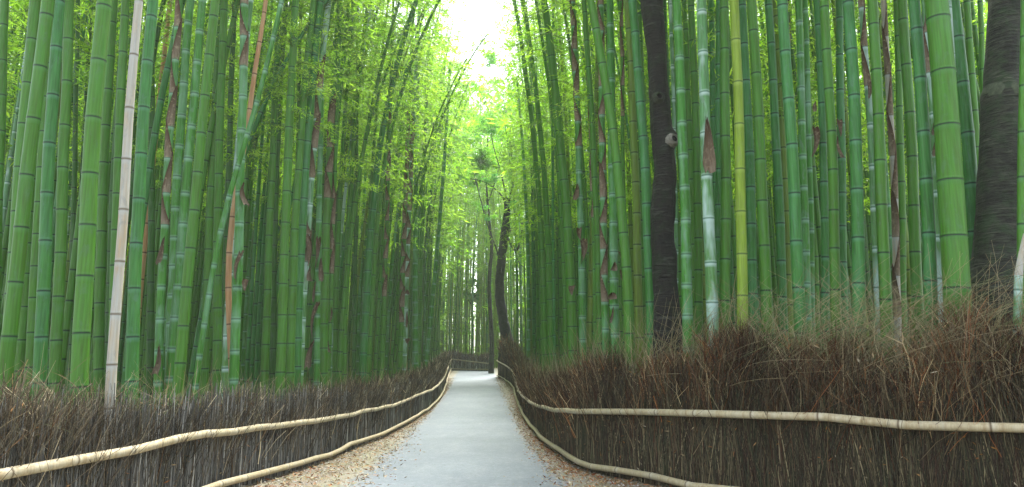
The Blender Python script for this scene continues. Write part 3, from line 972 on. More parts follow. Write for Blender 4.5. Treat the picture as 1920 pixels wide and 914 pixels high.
# ------------------------------------------------------------------ bamboo, the stems one can single out
# (x at the top edge, x at height 360, x at height 690, width, kind, label, extra)
LG = 'bamboo stems in the front rows left of the path'
RG = 'bamboo stems in the front rows right of the path'
T = [
 (8, -3, -12, 17, 'g', 'green culm cut by the left edge of the view, top only', {}),
 (57, 32, 14, 21, 'g', 'stout green culm, leftmost full-height one of the left grove', {'Y': 7.6}),
 (97, 50, 12, 24, 'g', 'stout leaning green culm crossing in front of the leftmost culms', {'Y': 6.2}),
 (113, 90, 77, 21, 't', 'blue green culm just right of the leaning stout pair at far left', {'Y': 6.9}),
 (74, 62, 38, 15, 'g', 'half hidden culm between the two stoutest at far left', {'Y': 9.3}),
 (92, 73, 57, 17, 'g', 'mid green culm behind the blue green culm at far left', {'Y': 8.8}),
 (134, 119, 105, 19, 'g', 'green culm with gap of light on its right, right of the blue green culm', {}),
 (152, 141, 133, 9, 'b', 'thin dark culm left of the thickest culm of the left grove', {'Y': 11}),
 (164, 150, 136, 8, 'b', 'thin culm tight against the thickest culm of the left grove', {'Y': 12}),
 (197, 168, 152, 28, 'g', 'thickest bright green culm of the left grove', {'Y': 6.0}),
 (213, 193, 186, 17, 'g', 'green culm directly right of the thickest left culm', {}),
 (228, 211, 203, 14, 'b', 'darker culm half hidden behind the whitish dead culm', {'Y': 9.6}),
 (241, 222, 212, 16, 'g', 'green culm running close along the left of the whitish dead culm', {'Y': 8.4}),
 (261, 234, 207, 17, 'd', 'whitish dead culm leaning out of the left brush fence', {'Y': 'fence', 'mid': (217, 600)}),
 (284, 260, 248, 21, 't', 'stout blue green culm directly right of the whitish dead culm', {'Y': 6.9}),
 (339, 272, 238, 13, 't', 'strongly leaning culm crossing behind the stout blue green one', {'Y': 9.0}),
 (291, 287, 282, 12, 'b', 'dark slender culm with gold light at its side, left of the brown sheathed one', {'Y': 10.2}),
 (333, 311, 297, 14, 'w', 'culm wrapped in dark purple brown sheaths, left grove, near the leaning one', {'Y': 8.2, 'husk': [(-60, 470)], 'flap': [(307, 470, 13, 52), (297, 675, 15, 52)]}),
 (362, 333, 320, 16, 'w', 'green culm with white node rings right of the purple sheathed one', {'Y': 9.0}),
 (385, 350, 321, 16, 'w', 'waxy culm with bold white rings, front of the left grove', {'Y': 8.2}),
 (406, 368, 337, 18, 'g', 'smooth green culm leaning right beside the white ringed culm', {'Y': 7.8}),
 (412, 394, 384, 14, 'g', 'middle green culm behind the two leaning ringed culms', {'Y': 10}),
 (428, 412, 408, 15, 'g', 'upright green culm left of the tan dead culm', {'Y': 9.4}),
 (447, 430, 420, 11, 'b', 'thin dark upright culm left of the tan dead culm', {'Y': 11}),
 (464, 452, 440, 16, 'w', 'yellow green culm with torn sheaths behind the tan dead culm', {'Y': 8.6, 'husk': [(-60, 125)], 'flap': [(457, 365, 15, 42), (453, 500, 11, 55), (462, 535, 15, 22)]}),
 (497, 439, 436, 11, 'n', 'crooked tan dead culm leaning right in the left grove', {'Y': 7.9, 'pts': [(500, -40), (496, 10), (478, 100), (462, 250), (444, 330), (437, 380), (430, 440), (427, 500), (428, 560), (432, 640), (437, 720)]}),
 (530, 427, 367, 10, 'w', 'light green waxy culm slanting steeply right behind the tan dead culm', {'Y': 8.3, 'pts': [(545, -60), (527, 10), (484, 190), (455, 280), (426, 370), (405, 470), (388, 580), (372, 660), (366, 730)]}),
 (470, 441, 423, 12, 'p', 'bluish pale culm foot behind the foot of the tan dead culm', {'Y': 9.0}),
 (521, 507, 497, 13, 'g', 'slender green culm, first right of the tan dead culm', {}),
 (541, 519, 512, 11, 'b', 'darker slender culm, second right of the tan dead culm', {}),
 (553, 537, 526, 16, 'g', 'fuller green culm with fine leaf sprays, third right of the tan dead culm', {'spray': 3}),
 (584, 556, 545, 14, 'g', 'green culm behind the leaf sprays left of the pale sheathed foot', {'spray': 2}),
 (604, 571, 556, 16, 't', 'blue green culm just left of the brown sheathed pair in the left grove', {'Y': 9.6}),
 (563, 557, 550, 8, 'b', 'very thin dark culm between two green ones near the leaf sprays', {'Y': 12.5}),
 (616, 582, 562, 13, 'p', 'bluish pale culm with brown torn sheaths, left grove middle', {'Y': 9.5, 'husk': [(150, 330), (430, 530)], 'flap': [(575, 470, 14, 60), (582, 515, 12, 26), (588, 665, 18, 50)], 'spray': 1}),
 (633, 613, 607, 14, 'g', 'dark topped culm with sheaths high up, left grove middle', {'Y': 10, 'husk': [(200, 375)], 'top': 'b', 'spray': 1}),
 (610, 600, 594, 11, 'w', 'culm hung with three torn brown sheaths, left grove middle', {'Y': 9.8, 'flap': [(597, 475, 13, 60), (602, 505, 14, 44), (596, 600, 10, 66), (592, 545, 9, 40)]}),
 (640, 627, 616, 8, 'g', 'thin culm with dark mottled sheaths to its right side, left grove middle', {'Y': 11, 'husk': [(360, 520)], 'flap': [(621, 590, 8, 26), (616, 650, 8, 22)]}),
 (665, 638, 628, 9, 'g', 'slim culm fourth left of the bent pair that arches to the path', {'spray': 2}),
 (676, 669, 664, 8, 'b', 'slim dark upright culm between the slim leaning ones and the bent pair', {'spray': 1}),
 (693, 657, 646, 9, 'g', 'slim leaning culm just left of the bent pair', {'spray': 1}),
 (773, 697, 680, 13, 't', 'blue green culm bending right over the path, thicker of the bent pair', {'Y': 11.5, 'pts': [(800, -60), (773, 0), (752, 80), (735, 150), (716, 230), (704, 330), (692, 457), (680, 690)]}),
 (806, 708, 690, 8, 'g', 'slender culm bending right over the path, thinner of the bent pair', {'Y': 12.5, 'pts': [(840, -50), (806, 10), (770, 100), (742, 190), (725, 260), (713, 330), (703, 457), (690, 690)]}),
 (738, 727, 716, 8, 'g', 'thin culm clad in dark mottled sheaths left of the grey sheathed pair', {'Y': 13.5, 'husk': [(170, 560)]}),
 (778, 761, 750, 9, 'g', 'left one of two tall grey purple sheathed culms near the bend of the path', {'Y': 14.5, 'husk': [(230, 620)]}),
 (790, 769, 757, 10, 'p', 'right one of two tall grey purple sheathed culms near the bend of the path', {'Y': 13.8, 'husk': [(240, 520)], 'flap': [(764, 548, 12, 9), (766, 640, 12, 10), (763, 600, 9, 30)]}),
 (786, 779, 779, 10, 'w', 'pale fresh green culm right of the grey sheathed pair', {'Y': 14}),
 (812, 794, 784, 8, 'g', 'slim green culm between two pale ones near the bend', {'Y': 16}),
 (850, 829, 797, 8, 'w', 'pale green culm leaning right over the left fence toward the bend', {'Y': 17}),
 # right of the path
 (950, 985, 990, 7, 'w', 'thinnest pale culm at the left edge of the right grove', {'Y': 16}),
 (966, 1009, 1022, 11, 'g', 'arched slender culm, first of three arching over the path from the right', {'Y': 12.5, 'pts': [(950, -60), (966, 0), (983, 118), (999, 236), (1010, 355), (1018, 500), (1023, 690)]}),
 (985, 1024, 1034, 12, 'g', 'arched slender culm, second of three arching over the path from the right', {'Y': 12.0, 'pts': [(972, -60), (985, 0), (1005, 158), (1018, 280), (1026, 400), (1031, 540), (1034, 690)]}),
 (1021, 1060, 1074, 17, 'g', 'thickest of three green culms arching over the path from the right', {'Y': 9.9, 'pts': [(1005, -60), (1021, 0), (1035, 118), (1048, 256), (1060, 355), (1069, 500), (1075, 690)]}),
 (1006, 1050, 1060, 8, 'g', 'thin culm merging behind the thickest arching one, right grove', {'Y': 12}),
 (1038, 1037, 1040, 6, 't', 'very thin upright pale culm between the arching culms', {'Y': 16}),
 (1072, 1087, 1093, 13, 'w', 'brown sheathed culm with green foot right of the arching three', {'Y': 10.4, 'husk': [(-60, 280)], 'flap': [(1094, 472, 17, 46), (1082, 360, 15, 30), (1086, 440, 12, 26), (1072, 545, 16, 18)]}),
 (1096, 1117, 1126, 12, 'g', 'slim green culm right of the brown sheathed one, leaf spray in front', {'Y': 10.8, 'spray': 1}),
 (1098, 1111, 1118, 7, 'g', 'thin dark sheathed culm hugging the slim green one right of the arching three', {'Y': 11.4, 'husk': [(150, 420)]}),
 (1109, 1163, 1182, 18, 'g', 'long smooth green culm slanting left high up before the mottled sheathed one', {'Y': 8.7}),
 (1128, 1131, 1136, 13, 'w', 'culm clad almost to the brush in brown and grey mottled sheaths', {'Y': 9.9, 'husk': [(-60, 600)]}),
 (1122, 1113, 1101, 10, 'o', 'yellowish old culm leaning the other way behind the mottled sheathed one', {'Y': 10.8}),
 (1145, 1149, 1155, 16, 'w', 'ringed green culm with torn brown sheaths left of the knotted trunk', {'Y': 9.7, 'flap': [(1152, 500, 15, 16), (1167, 520, 11, 30), (1148, 555, 26, 12), (1164, 478, 14, 12), (1150, 590, 8, 30)]}),
 (1166, 1169, 1172, 8, 'g', 'thin brown sheathed culm between two smooth ones left of the knotted trunk', {'Y': 10.5, 'husk': [(-60, 260)]}),
 (1183, 1211, 1222, 18, 't', 'stout fresh green culm directly left of the knotted trunk', {'Y': 8.9}),
 (1198, 1212, 1226, 13, 'g', 'green culm half hidden behind the knotted trunk', {'Y': 10.2}),
 (1176, 1192, 1199, 15, 'o', 'yellower green culm two places left of the knotted trunk', {'Y': 9.6}),
 (1249, 1258, 1262, 10, 'b', 'dark thin culm hard against the right side of the knotted trunk', {'Y': 10.5}),
 (1258, 1266, 1268, 8, 'p', 'thin bluish culm right of the knotted trunk foot', {'Y': 9.6}),
 (1270, 1284, 1291, 19, 'w', 'dark green culm with bold white rings right of the knotted trunk', {'Y': 8.2}),
 (1285, 1297, 1302, 12, 'g', 'narrow green culm behind the white ringed one', {'Y': 9.6}),
 (1297, 1308, 1309, 15, 'g', 'plain green culm left of the whitish waxy one', {'Y': 9.0}),
 (1317, 1327, 1341, 21, 'p', 'whitish waxy culm with big brown white sheath hanging off it', {'Y': 7.9, 'flap': [(1325, 272, 30, 104, 1)]}),
 (1334, 1340, 1344, 12, 't', 'narrow bluish culm right behind the whitish waxy one', {'Y': 9.5}),
 (1344, 1346, 1345, 13, 't', 'upright bluish culm between the waxy and the plain olive ones', {'Y': 8.9}),
 (1357, 1360, 1358, 19, 'g', 'stout dark green culm directly left of the yellow one', {'Y': 8.0}),
 (1373, 1387, 1392, 19, 'y', 'bright yellow green culm, the yellowest of the right grove', {'Y': 7.6}),
 (1393, 1408, 1411, 18, 't', 'blue green culm directly right of the yellow one', {'Y': 8.1}),
 (1411, 1429, 1441, 20, 'g', 'stout green culm second right of the yellow one', {'Y': 7.7}),
 (1439, 1459, 1471, 16, 't', 'blue green culm third right of the yellow one', {'Y': 8.4}),
 (1452, 1471, 1482, 15, 'o', 'olive culm squeezed between two blue green ones right of centre', {'Y': 9.2}),
 (1461, 1487, 1503, 21, 't', 'stout leaning blue green culm left of the double ringed pair', {'Y': 7.3}),
 (1477, 1486, 1490, 8, 'g', 'thin purple sheathed culm left of the double ringed pair', {'Y': 9.2, 'husk': [(-60, 200)]}),
 (1494, 1506, 1517, 14, 'w', 'left one of the white ringed pair in the middle of the right grove', {'Y': 8.2}),
 (1504, 1517, 1524, 10, 'w', 'right one of the white ringed pair in the middle of the right grove', {'Y': 8.6}),
 (1509, 1527, 1531, 11, 'g', 'narrow culm with golden light beside it right of the ringed pair', {'Y': 10}),
 (1529, 1544, 1546, 14, 't', 'narrow bluish culm touching the left of the stout one with brown sheath', {'Y': 7.8, 'flap': [(1528, 266, 17, 62), (1529, 200, 10, 20)]}),
 (1541, 1561, 1567, 18, 'g', 'stout green culm with brown sheath scraps on both sides', {'Y': 7.4, 'flap': [(1573, 240, 14, 34), (1572, 275, 8, 42)]}),
 (1570, 1577, 1582, 15, 't', 'bluish upright culm behind the scraps of brown sheath', {'Y': 8.6}),
 (1597, 1609, 1609, 22, 't', 'thick blue green culm mid right grove, left of the mottled stub', {'Y': 7.0}),
 (1617, 1638, 1648, 12, 'p', 'slim white banded culm with brown sheathed top', {'Y': 7.4, 'husk': [(-60, 190)], 'flap': [(1631, 170, 15, 34)]}),
 (1639, 1653, 1664, 20, 'g', 'green culm directly right of the slim white banded one', {'Y': 7.0}),
 (1652, 1675, 1684, 12, 'd', 'dead culm clad in grey purple mottled sheaths, right grove', {'Y': 7.6, 'husk': [(-60, 620)]}),
 (1674, 1687, 1693, 13, 'g', 'narrow green culm right of the grey purple sheathed one', {'Y': 8.2}),
 (1694, 1713, 1722, 19, 'g', 'green culm left neighbour of the fresh green one before the giant', {'Y': 7.2}),
 (1710, 1736, 1747, 22, 't', 'fresh green thick culm left of the giant one', {'Y': 6.5}),
 (1733, 1755, 1767, 9, 'p', 'thin pale culm with purple sheath scrap beside the giant one', {'Y': 7.0, 'husk': [(-60, 165)], 'flap': [(1750, 243, 17, 22), (1756, 275, 9, 40)]}),
 (1758, 1784, 1799, 44, 'g', 'giant thickest green culm of the whole grove', {'Y': 6.05, 'olive': 1}),
 (1782, 1801, 1812, 10, 'p', 'thin pale edged culm hugging the right side of the giant one', {'Y': 6.6}),
 (1796, 1824, 1830, 23, 't', 'thick fresh green culm between the giant one and the broad trunk', {'Y': 6.7}),
 (1816, 1835, 1841, 13, 'g', 'narrow green culm half behind the broad trunk', {'Y': 8.0}),
 (1830, 1846, 1850, 10, 'g', 'thin green culm partly hidden by the broad trunk top', {'Y': 9.0}),
 (1926, 1917, 1915, 15, 'g', 'green culm at the extreme right edge beyond the broad trunk', {'Y': 6.0}),
]

placed = []      # (x at ground, y, radius)
vis_list = []


def make_axis(pts, Y):
    """pts: list of (x, y) pixels top to bottom -> function of height above ground"""
    W = np.array([at(x, y, Y) for x, y in pts])[::-1]
    gz = g(Y)
    z = W[:, 2] - gz; x = W[:, 0]
    if len(pts) <= 4:
        co = np.polyfit(z, x, 2)
        f = lambda h: np.polyval(co, h)
    else:
        zz = np.linspace(z[0], z[-1], 60)
        xx = np.interp(zz, z, x)
        kk = np.ones(9) / 9
        xx = np.convolve(np.pad(xx, 4, 'edge'), kk, 'valid') if False else xx
        # smooth with a few relaxations
        for _ in range(30):
            xx[1:-1] = (xx[:-2] + 2 * xx[1:-1] + xx[2:]) / 4
        f = lambda h: np.interp(h, zz, xx)
    z0, z1 = z[0], z[-1]
    s0 = float((f(z0 + .3) - f(z0)) / .3); s1 = float((f(z1) - f(z1 - .3)) / .3)
    x0, x1 = float(f(z0)), float(f(z1))

    def X(h):
        h = np.asarray(h, float)
        m_ = f(np.clip(h, z0, z1))
        lo = x0 + (h - z0) * s0; hi = x1 + (h - z1) * s1 * 1.05
        return np.where(h < z0, lo, np.where(h > z1, hi, m_))
    return X


def flap_mesh(c, w, h, side, seed, straight=False):
    """a torn papery sheath hanging beside a culm: centre c (local), width w, height h"""
    rr = np.random.default_rng(seed)
    nu, nv = 6, 9
    V = []; cols = []
    tw = rr.uniform(-1.1, 1.1); lean = rr.uniform(-.2, .2); flip = rr.random() < .35; bow = rr.uniform(-.12, .12)
    if straight: tw, lean, flip, bow = .15, .02, False, 0
    for j in range(nv):
        v = j / (nv - 1)
        # pointed below, narrow at the attachment
        vv = (1 - v) if flip else v
        ww = w * (.10 + 1.0 * vv ** .75) * (1 - .35 * max(0, vv - .8) / .2 * rr.random())
        for i in range(nu):
            u = i / (nu - 1) - .5
            a = tw * v
            curl = (u * u) * w * 1.3
            x = u * ww * math.cos(a) + lean * h * v + bow * h * math.sin(math.pi * v)
            y = -curl - u * ww * math.sin(a) - .10 * w * math.sin(v * 5)
            z = h * (.5 - v) + (rr.uniform(-.07, .07) * h if j in (0, nv - 1) else 0)
            V.append((c[0] + x, c[1] + y, c[2] + z)); cols.append((1 - v * .9 if rr.random() < .8 else .4, 0, rr.random()))
    Fc = [[j * nu + i, j * nu + i + 1, (j + 1) * nu + i + 1, (j + 1) * nu + i] for j in range(nv - 1) for i in range(nu - 1)]
    return mesh_np('torn_sheath', V, Fc, cols=np.array(cols), cname='nd')


def sheaths(fn, nodes, r0, length, taper, zr, seed):
    """overlapping papery sheaths clasping the culm between heights zr; one mesh"""
    rr = np.random.default_rng(seed)
    Vs, Fs, Cs = [], [], []
    off = 0
    nu, nv = 14, 6
    for k_, t in enumerate(nodes):
        if not (zr[0] <= t <= zr[1]): continue
        L = (nodes[k_ + 1] - t if k_ + 1 < len(nodes) else .3) * rr.uniform(1.0, 1.2)
        rn = r0 * (1 - taper * (t / length) ** 1.3)
        ph_ = (math.pi if k_ % 2 else 0) + rr.uniform(-.5, .5)
        for j in range(nv):
            v = j / (nv - 1)
            for i in range(nu):
                th = i / nu * 2 * math.pi
                hh = L * v * (.62 + .5 * math.cos(th - ph_))
                p = fn(np.array([t + hh]))[0]
                r_ = rn * (1.05 + .13 * v + .02 * math.sin(th * 3 + k_))
                Vs.append((p[0] + r_ * math.cos(th), p[1] + r_ * math.sin(th), p[2]))
                Cs.append((min(1, max(0, v * 1.2 - .15)), 0, rr.random()))
        ii = np.arange(nu * nv).reshape(nv, nu) + off
        Fs.append(np.stack([ii[:-1], np.roll(ii[:-1], -1, 1), np.roll(ii[1:], -1, 1), ii[1:]], -1).reshape(-1, 4))
        off += nu * nv
    if not Vs: return None
    return mesh_np('clasping_sheaths', Vs, np.concatenate(Fs), cols=np.array(Cs), cname='nd')


# leaf crowns shared by many stems (local axis: straight up, from the base of the crown)
CROWN = []
for i in range(4):
    fnc = grow_axis(7.0, .05, .05, 100 + i)
    V, Fc, cc = plume(fnc, 0, 7.0, 40, 1000, 50 + i, leaf=(.14, .024), blen=(.7, 1.9))
    me = mesh_np('leaf_crown', V, Fc, cols=cc); me.materials.append(M['leaf'])
    CROWN.append(me)
SPRAY = []
for i in range(4):
    fnc = lambda s: np.stack([0 * s, 0 * s, s], -1)
    V, Fc, cc = plume(fnc, 0, .9, 9, 620, 70 + i, leaf=(.065, .010), blen=(.5, 1.15))
    me = mesh_np('leaf_spray', V, Fc, cols=cc * 1.15); me.materials.append(M['leaf'])
    SPRAY.append(me)

for i, (x0, x1, x2, w, kd, label, ex) in enumerate(T):
    ux = ray(x2, 690)[0]
    fd = fence_depth(ux)
    Yd = ex.get('Y')
    inside = False
    if Yd == 'fence':
        Yd = fd + .29; inside = True
    elif Yd is None:
        Yd = F_PX * (.085 + .0016 * w) / w
    if not inside:
        Yd = max(Yd, fd + .42)
        FA = FL if x2 < 925 else FR
        for _ in range(160):
            Xt = make_axis(ex.get('pts') or [(x0, 0), (x1, 360), (x2, 690)], Yd)
            bb = float(Xt(0.)); bt = float(Xt(1.2))
            if min(np.hypot(FA[:, 0] - bb, FA[:, 1] - Yd).min(), np.hypot(FA[:, 0] - bt, FA[:, 1] - Yd).min()) > .42 and Yd > fence_depth(bb / Yd) + .3: break
            Yd += .06
        for _ in range(60):
            gx = ux * Yd
            hit_ = [q for q in placed if abs(q[1] - Yd) < (q[2] + w / 2 / F_PX * Yd + .01) and min(abs(q[0] - gx), abs(q[3] - ray(x1, 360)[0] * Yd)) < 1.05 * (q[2] + w / 2 / F_PX * Yd)]
            if not hit_: break
            Yd += .07
    r0 = w / 2 / F_PX * Yd
    pts = ex.get('pts') or [(x0, 0), (x1, 360), (x2, 690)]
    if ex.get('mid'): pts = [(x0, 0), (x1, 360), ex['mid'], (x2, 760)]
    X = make_axis(pts, Yd)
    gz = g(Yd)
    bx = float(X(-.05))
    placed.append((bx, Yd, r0, float(X(2.6))))
    root = bpy.data.objects.new('bamboo', None); C.objects.link(root)
    root.location = (bx, Yd, gz)
    tag(root, label, 'bamboo', LG if x1 < 930 else RG)
    rr = np.random.default_rng(500 + i)
    H = 12.5 if kd not in 'dn' else (9.0 if kd == 'd' else 8)
    wob = rr.uniform(-1, 1, 4)

    def fn(s, X=X, bx=bx, wob=wob, H=H):
        s = np.asarray(s, float)
        return np.stack([X(s) - bx + .004 * np.sin(s * 3 + wob[2] * 3), .10 * wob[0] * (s / 6) ** 2 + .004 * np.cos(s * 2.6), s - .05], -1)
    tp = .45
    # keep the measured width at the middle of the picture
    r_b = r0 * 1.10
    me, nodes = culm_mesh(fn, H, r_b, 16 if w > 12 else 12, NODE_HI, {True: .34, False: .30}[w > 18] if kd != 'w' else .27, tp, 900 + i)
    mk = kd
    link('culm', me, M[mk], root)
    zpx = lambda y: float(at(x1, y, Yd)[2] - gz)
    for (ya, yb) in ex.get('husk', []):
        sm = sheaths(fn, nodes, r_b, H, tp, (zpx(yb), zpx(ya)), 700 + i)
        if sm: link('sheath', sm, M['sheath'], root)
    for j, (fx, fy, fw, fh, *st_) in enumerate(ex.get('flap', [])):
        c = at(fx, fy, Yd - r0 - .02) - np.array(root.location)
        link('torn_sheath', flap_mesh(c, .85 * fw / F_PX * Yd, fh / F_PX * Yd, 1, 40 * i + j, bool(st_)), M['sheath'], root)
    for j in range(ex.get('spray', 0)):
        zz = zpx(rr.uniform(60, 280))
        p_ = fn(np.array([zz]))[0]
        o = link('leaf_spray', SPRAY[rr.integers(0, 4)], None, root, p_)
        o.rotation_euler = (0, 0, rr.uniform(0, 6.28))
    if kd not in 'dn':
        p_ = fn(np.array([7.2]))[0]
        o = link('leaf_crown', CROWN[i % 4], None, root, p_)
        sl_ = float(X(8.5) - X(7.5))
        o.rotation_euler = (0, math.atan(sl_), 0)
        o.scale = (1, 1, .8)

# broken pointed stub before the broad trunk
Yd = 5.80
gz = g(Yd)
Xs = make_axis([(1910, 430), (1908, 520), (1905, 700)], Yd)
bx = float(Xs(-.05))
root = bpy.data.objects.new('bamboo', None); C.objects.link(root); root.location = (bx, Yd, gz)
tag(root, 'broken pale pointed bamboo stub in the brush before the broad trunk', 'bamboo stub')
htop = float(at(1910, 430, Yd)[2] - gz)
me, _ = culm_mesh(lambda s: np.stack([Xs(s) - bx, 0 * s, s - .05], -1), htop - .35, .040, 14, NODE_HI, .24, .25, 77)
link('culm', me, M['p'], root)
V = []
for j, (zz, q) in enumerate([(0, 1.0), (.12, .8), (.24, .45), (.36, .06)]):
    for i in range(10):
        t = i * 2 * math.pi / 10
        V.append((float(Xs(htop - .35 + zz)) - bx + .012 * j + .030 * q * math.cos(t), .03 * q * math.sin(t), htop - .402 + zz + .01 * math.sin(t * 3)))
Fc = [[j * 10 + i, j * 10 + (i + 1) % 10, (j + 1) * 10 + (i + 1) % 10, (j + 1) * 10 + i] for j in range(3) for i in range(10)]
link('split_tip', mesh_np('split_tip', V, Fc, cols=np.zeros((40, 3)), cname='nd'), M['d'], root)

# ------------------------------------------------------------------ bamboo behind: candidates, then pick those that show largest
rr = np.random.default_rng(99)
cand = []
cell = .86
for Y in np.arange(4.5, 84, cell):
    for X_ in np.arange(-48, 46, cell):
        x = X_ + rr.uniform(-.40, .40); y = Y + rr.uniform(-.40, .40)
        if abs(x) > .80 * y + 3.0: continue
        d_ = math.hypot(x, y)
        if d_ > 62 and rr.random() < .35: continue
        if y < 46.5:
            lx_ = np.interp(y, FL[:, 1], FL[:, 0]); rx_ = np.interp(y, FR[:, 1], FR[:, 0])
            if y > 41: rx_ = 5.5
            if lx_ - .62 < x < rx_ + .62: continue
        elif y < 48.5 and -4.5 < x: continue
        elif abs(x + 2) < 22 and rr.random() < .38: continue
        ux = x / y
        if y < 9.0 and abs(ux) > .05: continue
        if y < fence_depth(ux) + .6 and y < 40: continue
        if y < 46 and min(np.hypot(FL[:, 0] - x, FL[:, 1] - y).min(), np.hypot(FR[:, 0] - x, FR[:, 1] - y).min()) < .6: continue
        if any((x - q[0]) ** 2 + (y - q[1]) ** 2 < .10 for q in placed): continue
        cand.append((x, y))
print('candidates', len(cand))
NV = 7
VAR = []
for i in range(NV):
    bend = [.0, .03, .06, .10, .15, .22, .30][i]
    H = [13, 12.5, 13, 12, 12, 11.5, 11][i]
    fnv = grow_axis(H, bend, .05, 200 + i)
    VAR.append((fnv, H, bend))
items = []
for (x, y) in cand:
    left = x < np.interp(y, [p[0] for p in PATHC], [p[1] for p in PATHC])
    dist_f = abs(x - (np.interp(min(y, 46), FL[:, 1], FL[:, 0]) if left else np.interp(min(y, 41), FR[:, 1], FR[:, 0])))
    near = dist_f < 2.5
    v = int(np.clip(rr.normal(3.2 if near else 1.6, 1.3), 0, NV - 1))
    if y > 47: v = int(rr.integers(0, 3))
    tall = 60 < y < 74 and -13 < x < 6
    ang = (0 if left else math.pi) + rr.normal(0, .5)
    sc_ = rr.uniform(.85, 1.12) * float(np.interp(y, [12, 24, 46, 60], [1.0, 1.25, 1.35, 1.3]))
    if not left and near and 16 < y < 47: v = min(v, 2)
    if left and near and 24 < y < 47: v = min(v, 4)
    if tall: sc_ = rr.uniform(1.8, 2.15)
    r = rr.uniform(.036, .060) / max(1.0, sc_ * .92)
    kind = rr.choice(['g', 't', 'b', 'w', 'p', 'o', 'n'], p=[.55, .20, .09, .07, .02, .06, .01])
    if y > 48: kind = rr.choice(['y', 'g', 'w', 'o'], p=[.5, .2, .15, .15])
    items.append([x, y, v, ang, sc_, r, str(kind)])

# what shows: a coarse depth buffer over picture rows
rows = [40, 160, 280, 400, 520, 640]
buf = np.full((len(rows), 1920), 1e9); own = np.full((len(rows), 1920), -1, int)


def stamp(idx, P, r, y):
    px, py_ = project(P)
    for k_, rw in enumerate(rows):
        o = np.argsort(py_)
        if rw < py_[o[0]] or rw > py_[o[-1]]: continue
        xc = np.interp(rw, py_[o], px[o]); hw = r * F_PX / y
        a, b = int(max(0, xc - hw)), int(min(1920, xc + hw + 1))
        if a >= b: continue
        s_ = slice(a, b)
        m_ = buf[k_, s_] > y
        buf[k_, s_][m_] = y
        own[k_, s_][m_] = idx


hs = np.linspace(0, 12, 25)
for i, q in enumerate(placed):
    t = T[i]
    a = np.array([(q[0], q[1], g(q[1])), (q[3], q[1], 2.6 + g(q[1])), (at(t[0], 0, q[1])[0], q[1], at(t[0], 0, q[1])[2])])
    stamp(-2, a, q[2], q[1])
for px_, w_, yy_ in ((1243, 44, 8.5), (1878, 80, 6.3)):
    buf[:, int(px_ - w_ / 2):int(px_ + w_ / 2)] = np.minimum(buf[:, int(px_ - w_ / 2):int(px_ + w_ / 2)], yy_)


def world_axis(it, s):
    x, y, v, ang, sc_, r, kd = it
    P = VAR[v][0](np.asarray(s)) * sc_
    c_, s_ = math.cos(ang), math.sin(ang)
    return np.stack([x + P[..., 0] * c_ - P[..., 1] * s_, y + P[..., 0] * s_ + P[..., 1] * c_, g(y) + P[..., 2]], -1)


for i, it in enumerate(items):
    stamp(i, world_axis(it, hs), it[5] * it[4], it[1])
cnt = np.bincount(own[own >= 0], minlength=len(items))
order = np.argsort(-cnt)
NI = max(0, 297 - len(T))
chosen = set(int(i) for i in order[:NI] if cnt[i] > 0)
print('individuals', len(T) + len(chosen), 'least rows*px', cnt[order[min(NI, len(order)) - 1]])

# shared meshes for the singled-out deeper stems
VM, VC, VCF = {}, {}, {}
zones = [(-1e9, 260, 'left grove, deep behind and left of whitish dead culm'),
         (260, 440, 'left grove, deep between whitish and tan dead culms'),
         (440, 640, 'left grove, deep and just right of tan dead culm'),
         (640, 780, 'left grove, beside the bent pair arching over the path'),
         (780, 925, 'far left side where the path bends away'),
         (925, 1080, 'right grove, beside the arching slender three'),
         (1080, 1240, 'right grove, deep and left of the knotted trunk'),
         (1240, 1400, 'right grove, deep between knotted trunk and yellow culm'),
         (1400, 1620, 'right grove, deep and right of the yellow culm'),
         (1620, 1e9, 'right grove, deep and around the giant culm')]
KW = {'g': 'green', 't': 'blue green', 'b': 'dark', 'w': 'white ringed', 'p': 'pale waxy', 'o': 'olive', 'y': 'lime yellow', 'n': 'tan dead'}
for i in sorted(chosen):
    x, y, v, ang, sc_, r, kd = items[i]
    rq = min((.038, .044, .050, .057), key=lambda q: abs(q - r))
    key = (v, rq, kd)
    if key not in VM:
        me, nodes = culm_mesh(VAR[v][0], VAR[v][1] - .3, rq, 10, NODE_MD, .30, .6, 300 + len(VM))
        me.materials.append(M[kd]); VM[key] = me
    if v not in VC:
        V, Fc, cc = plume(VAR[v][0], 5.0, VAR[v][1], 60, 2600, 400 + v, leaf=(.115, .019), blen=(.6, 1.8))
        me = mesh_np('leaf_crown', V, Fc, cols=cc); me.materials.append(M['leaf']); VC[v] = me
        V, Fc, cc = plume(VAR[v][0], 5.0, VAR[v][1], 48, 1100, 450 + v, leaf=(.14, .024), blen=(.5, 1.4))
        me = mesh_np('leaf_crown', V, Fc, cols=cc); me.materials.append(M['leaf']); VCF[v] = me
    root = bpy.data.objects.new('bamboo', None); C.objects.link(root)
    root.location = (x, y, g(y)); root.rotation_euler = (0, 0, ang); root.scale = (sc_,) * 3
    px = float(project(world_axis(items[i], [3.0]))[0][0])
    zn = next(z[2] for z in zones if z[0] <= px < z[1])
    lab = 'slender %s culm, %s' % (KW[kd], zn)
    assert len(lab.split()) <= 16, lab
    tag(root, lab, 'bamboo', 'slender %s stems: %s' % (KW[kd], zn))
    link('culm', VM[key], None, root)
    if kd != 'n': link('leaf_crown', VC[v] if y < 20 else VCF[v], None, root)
    items[i].append(True)

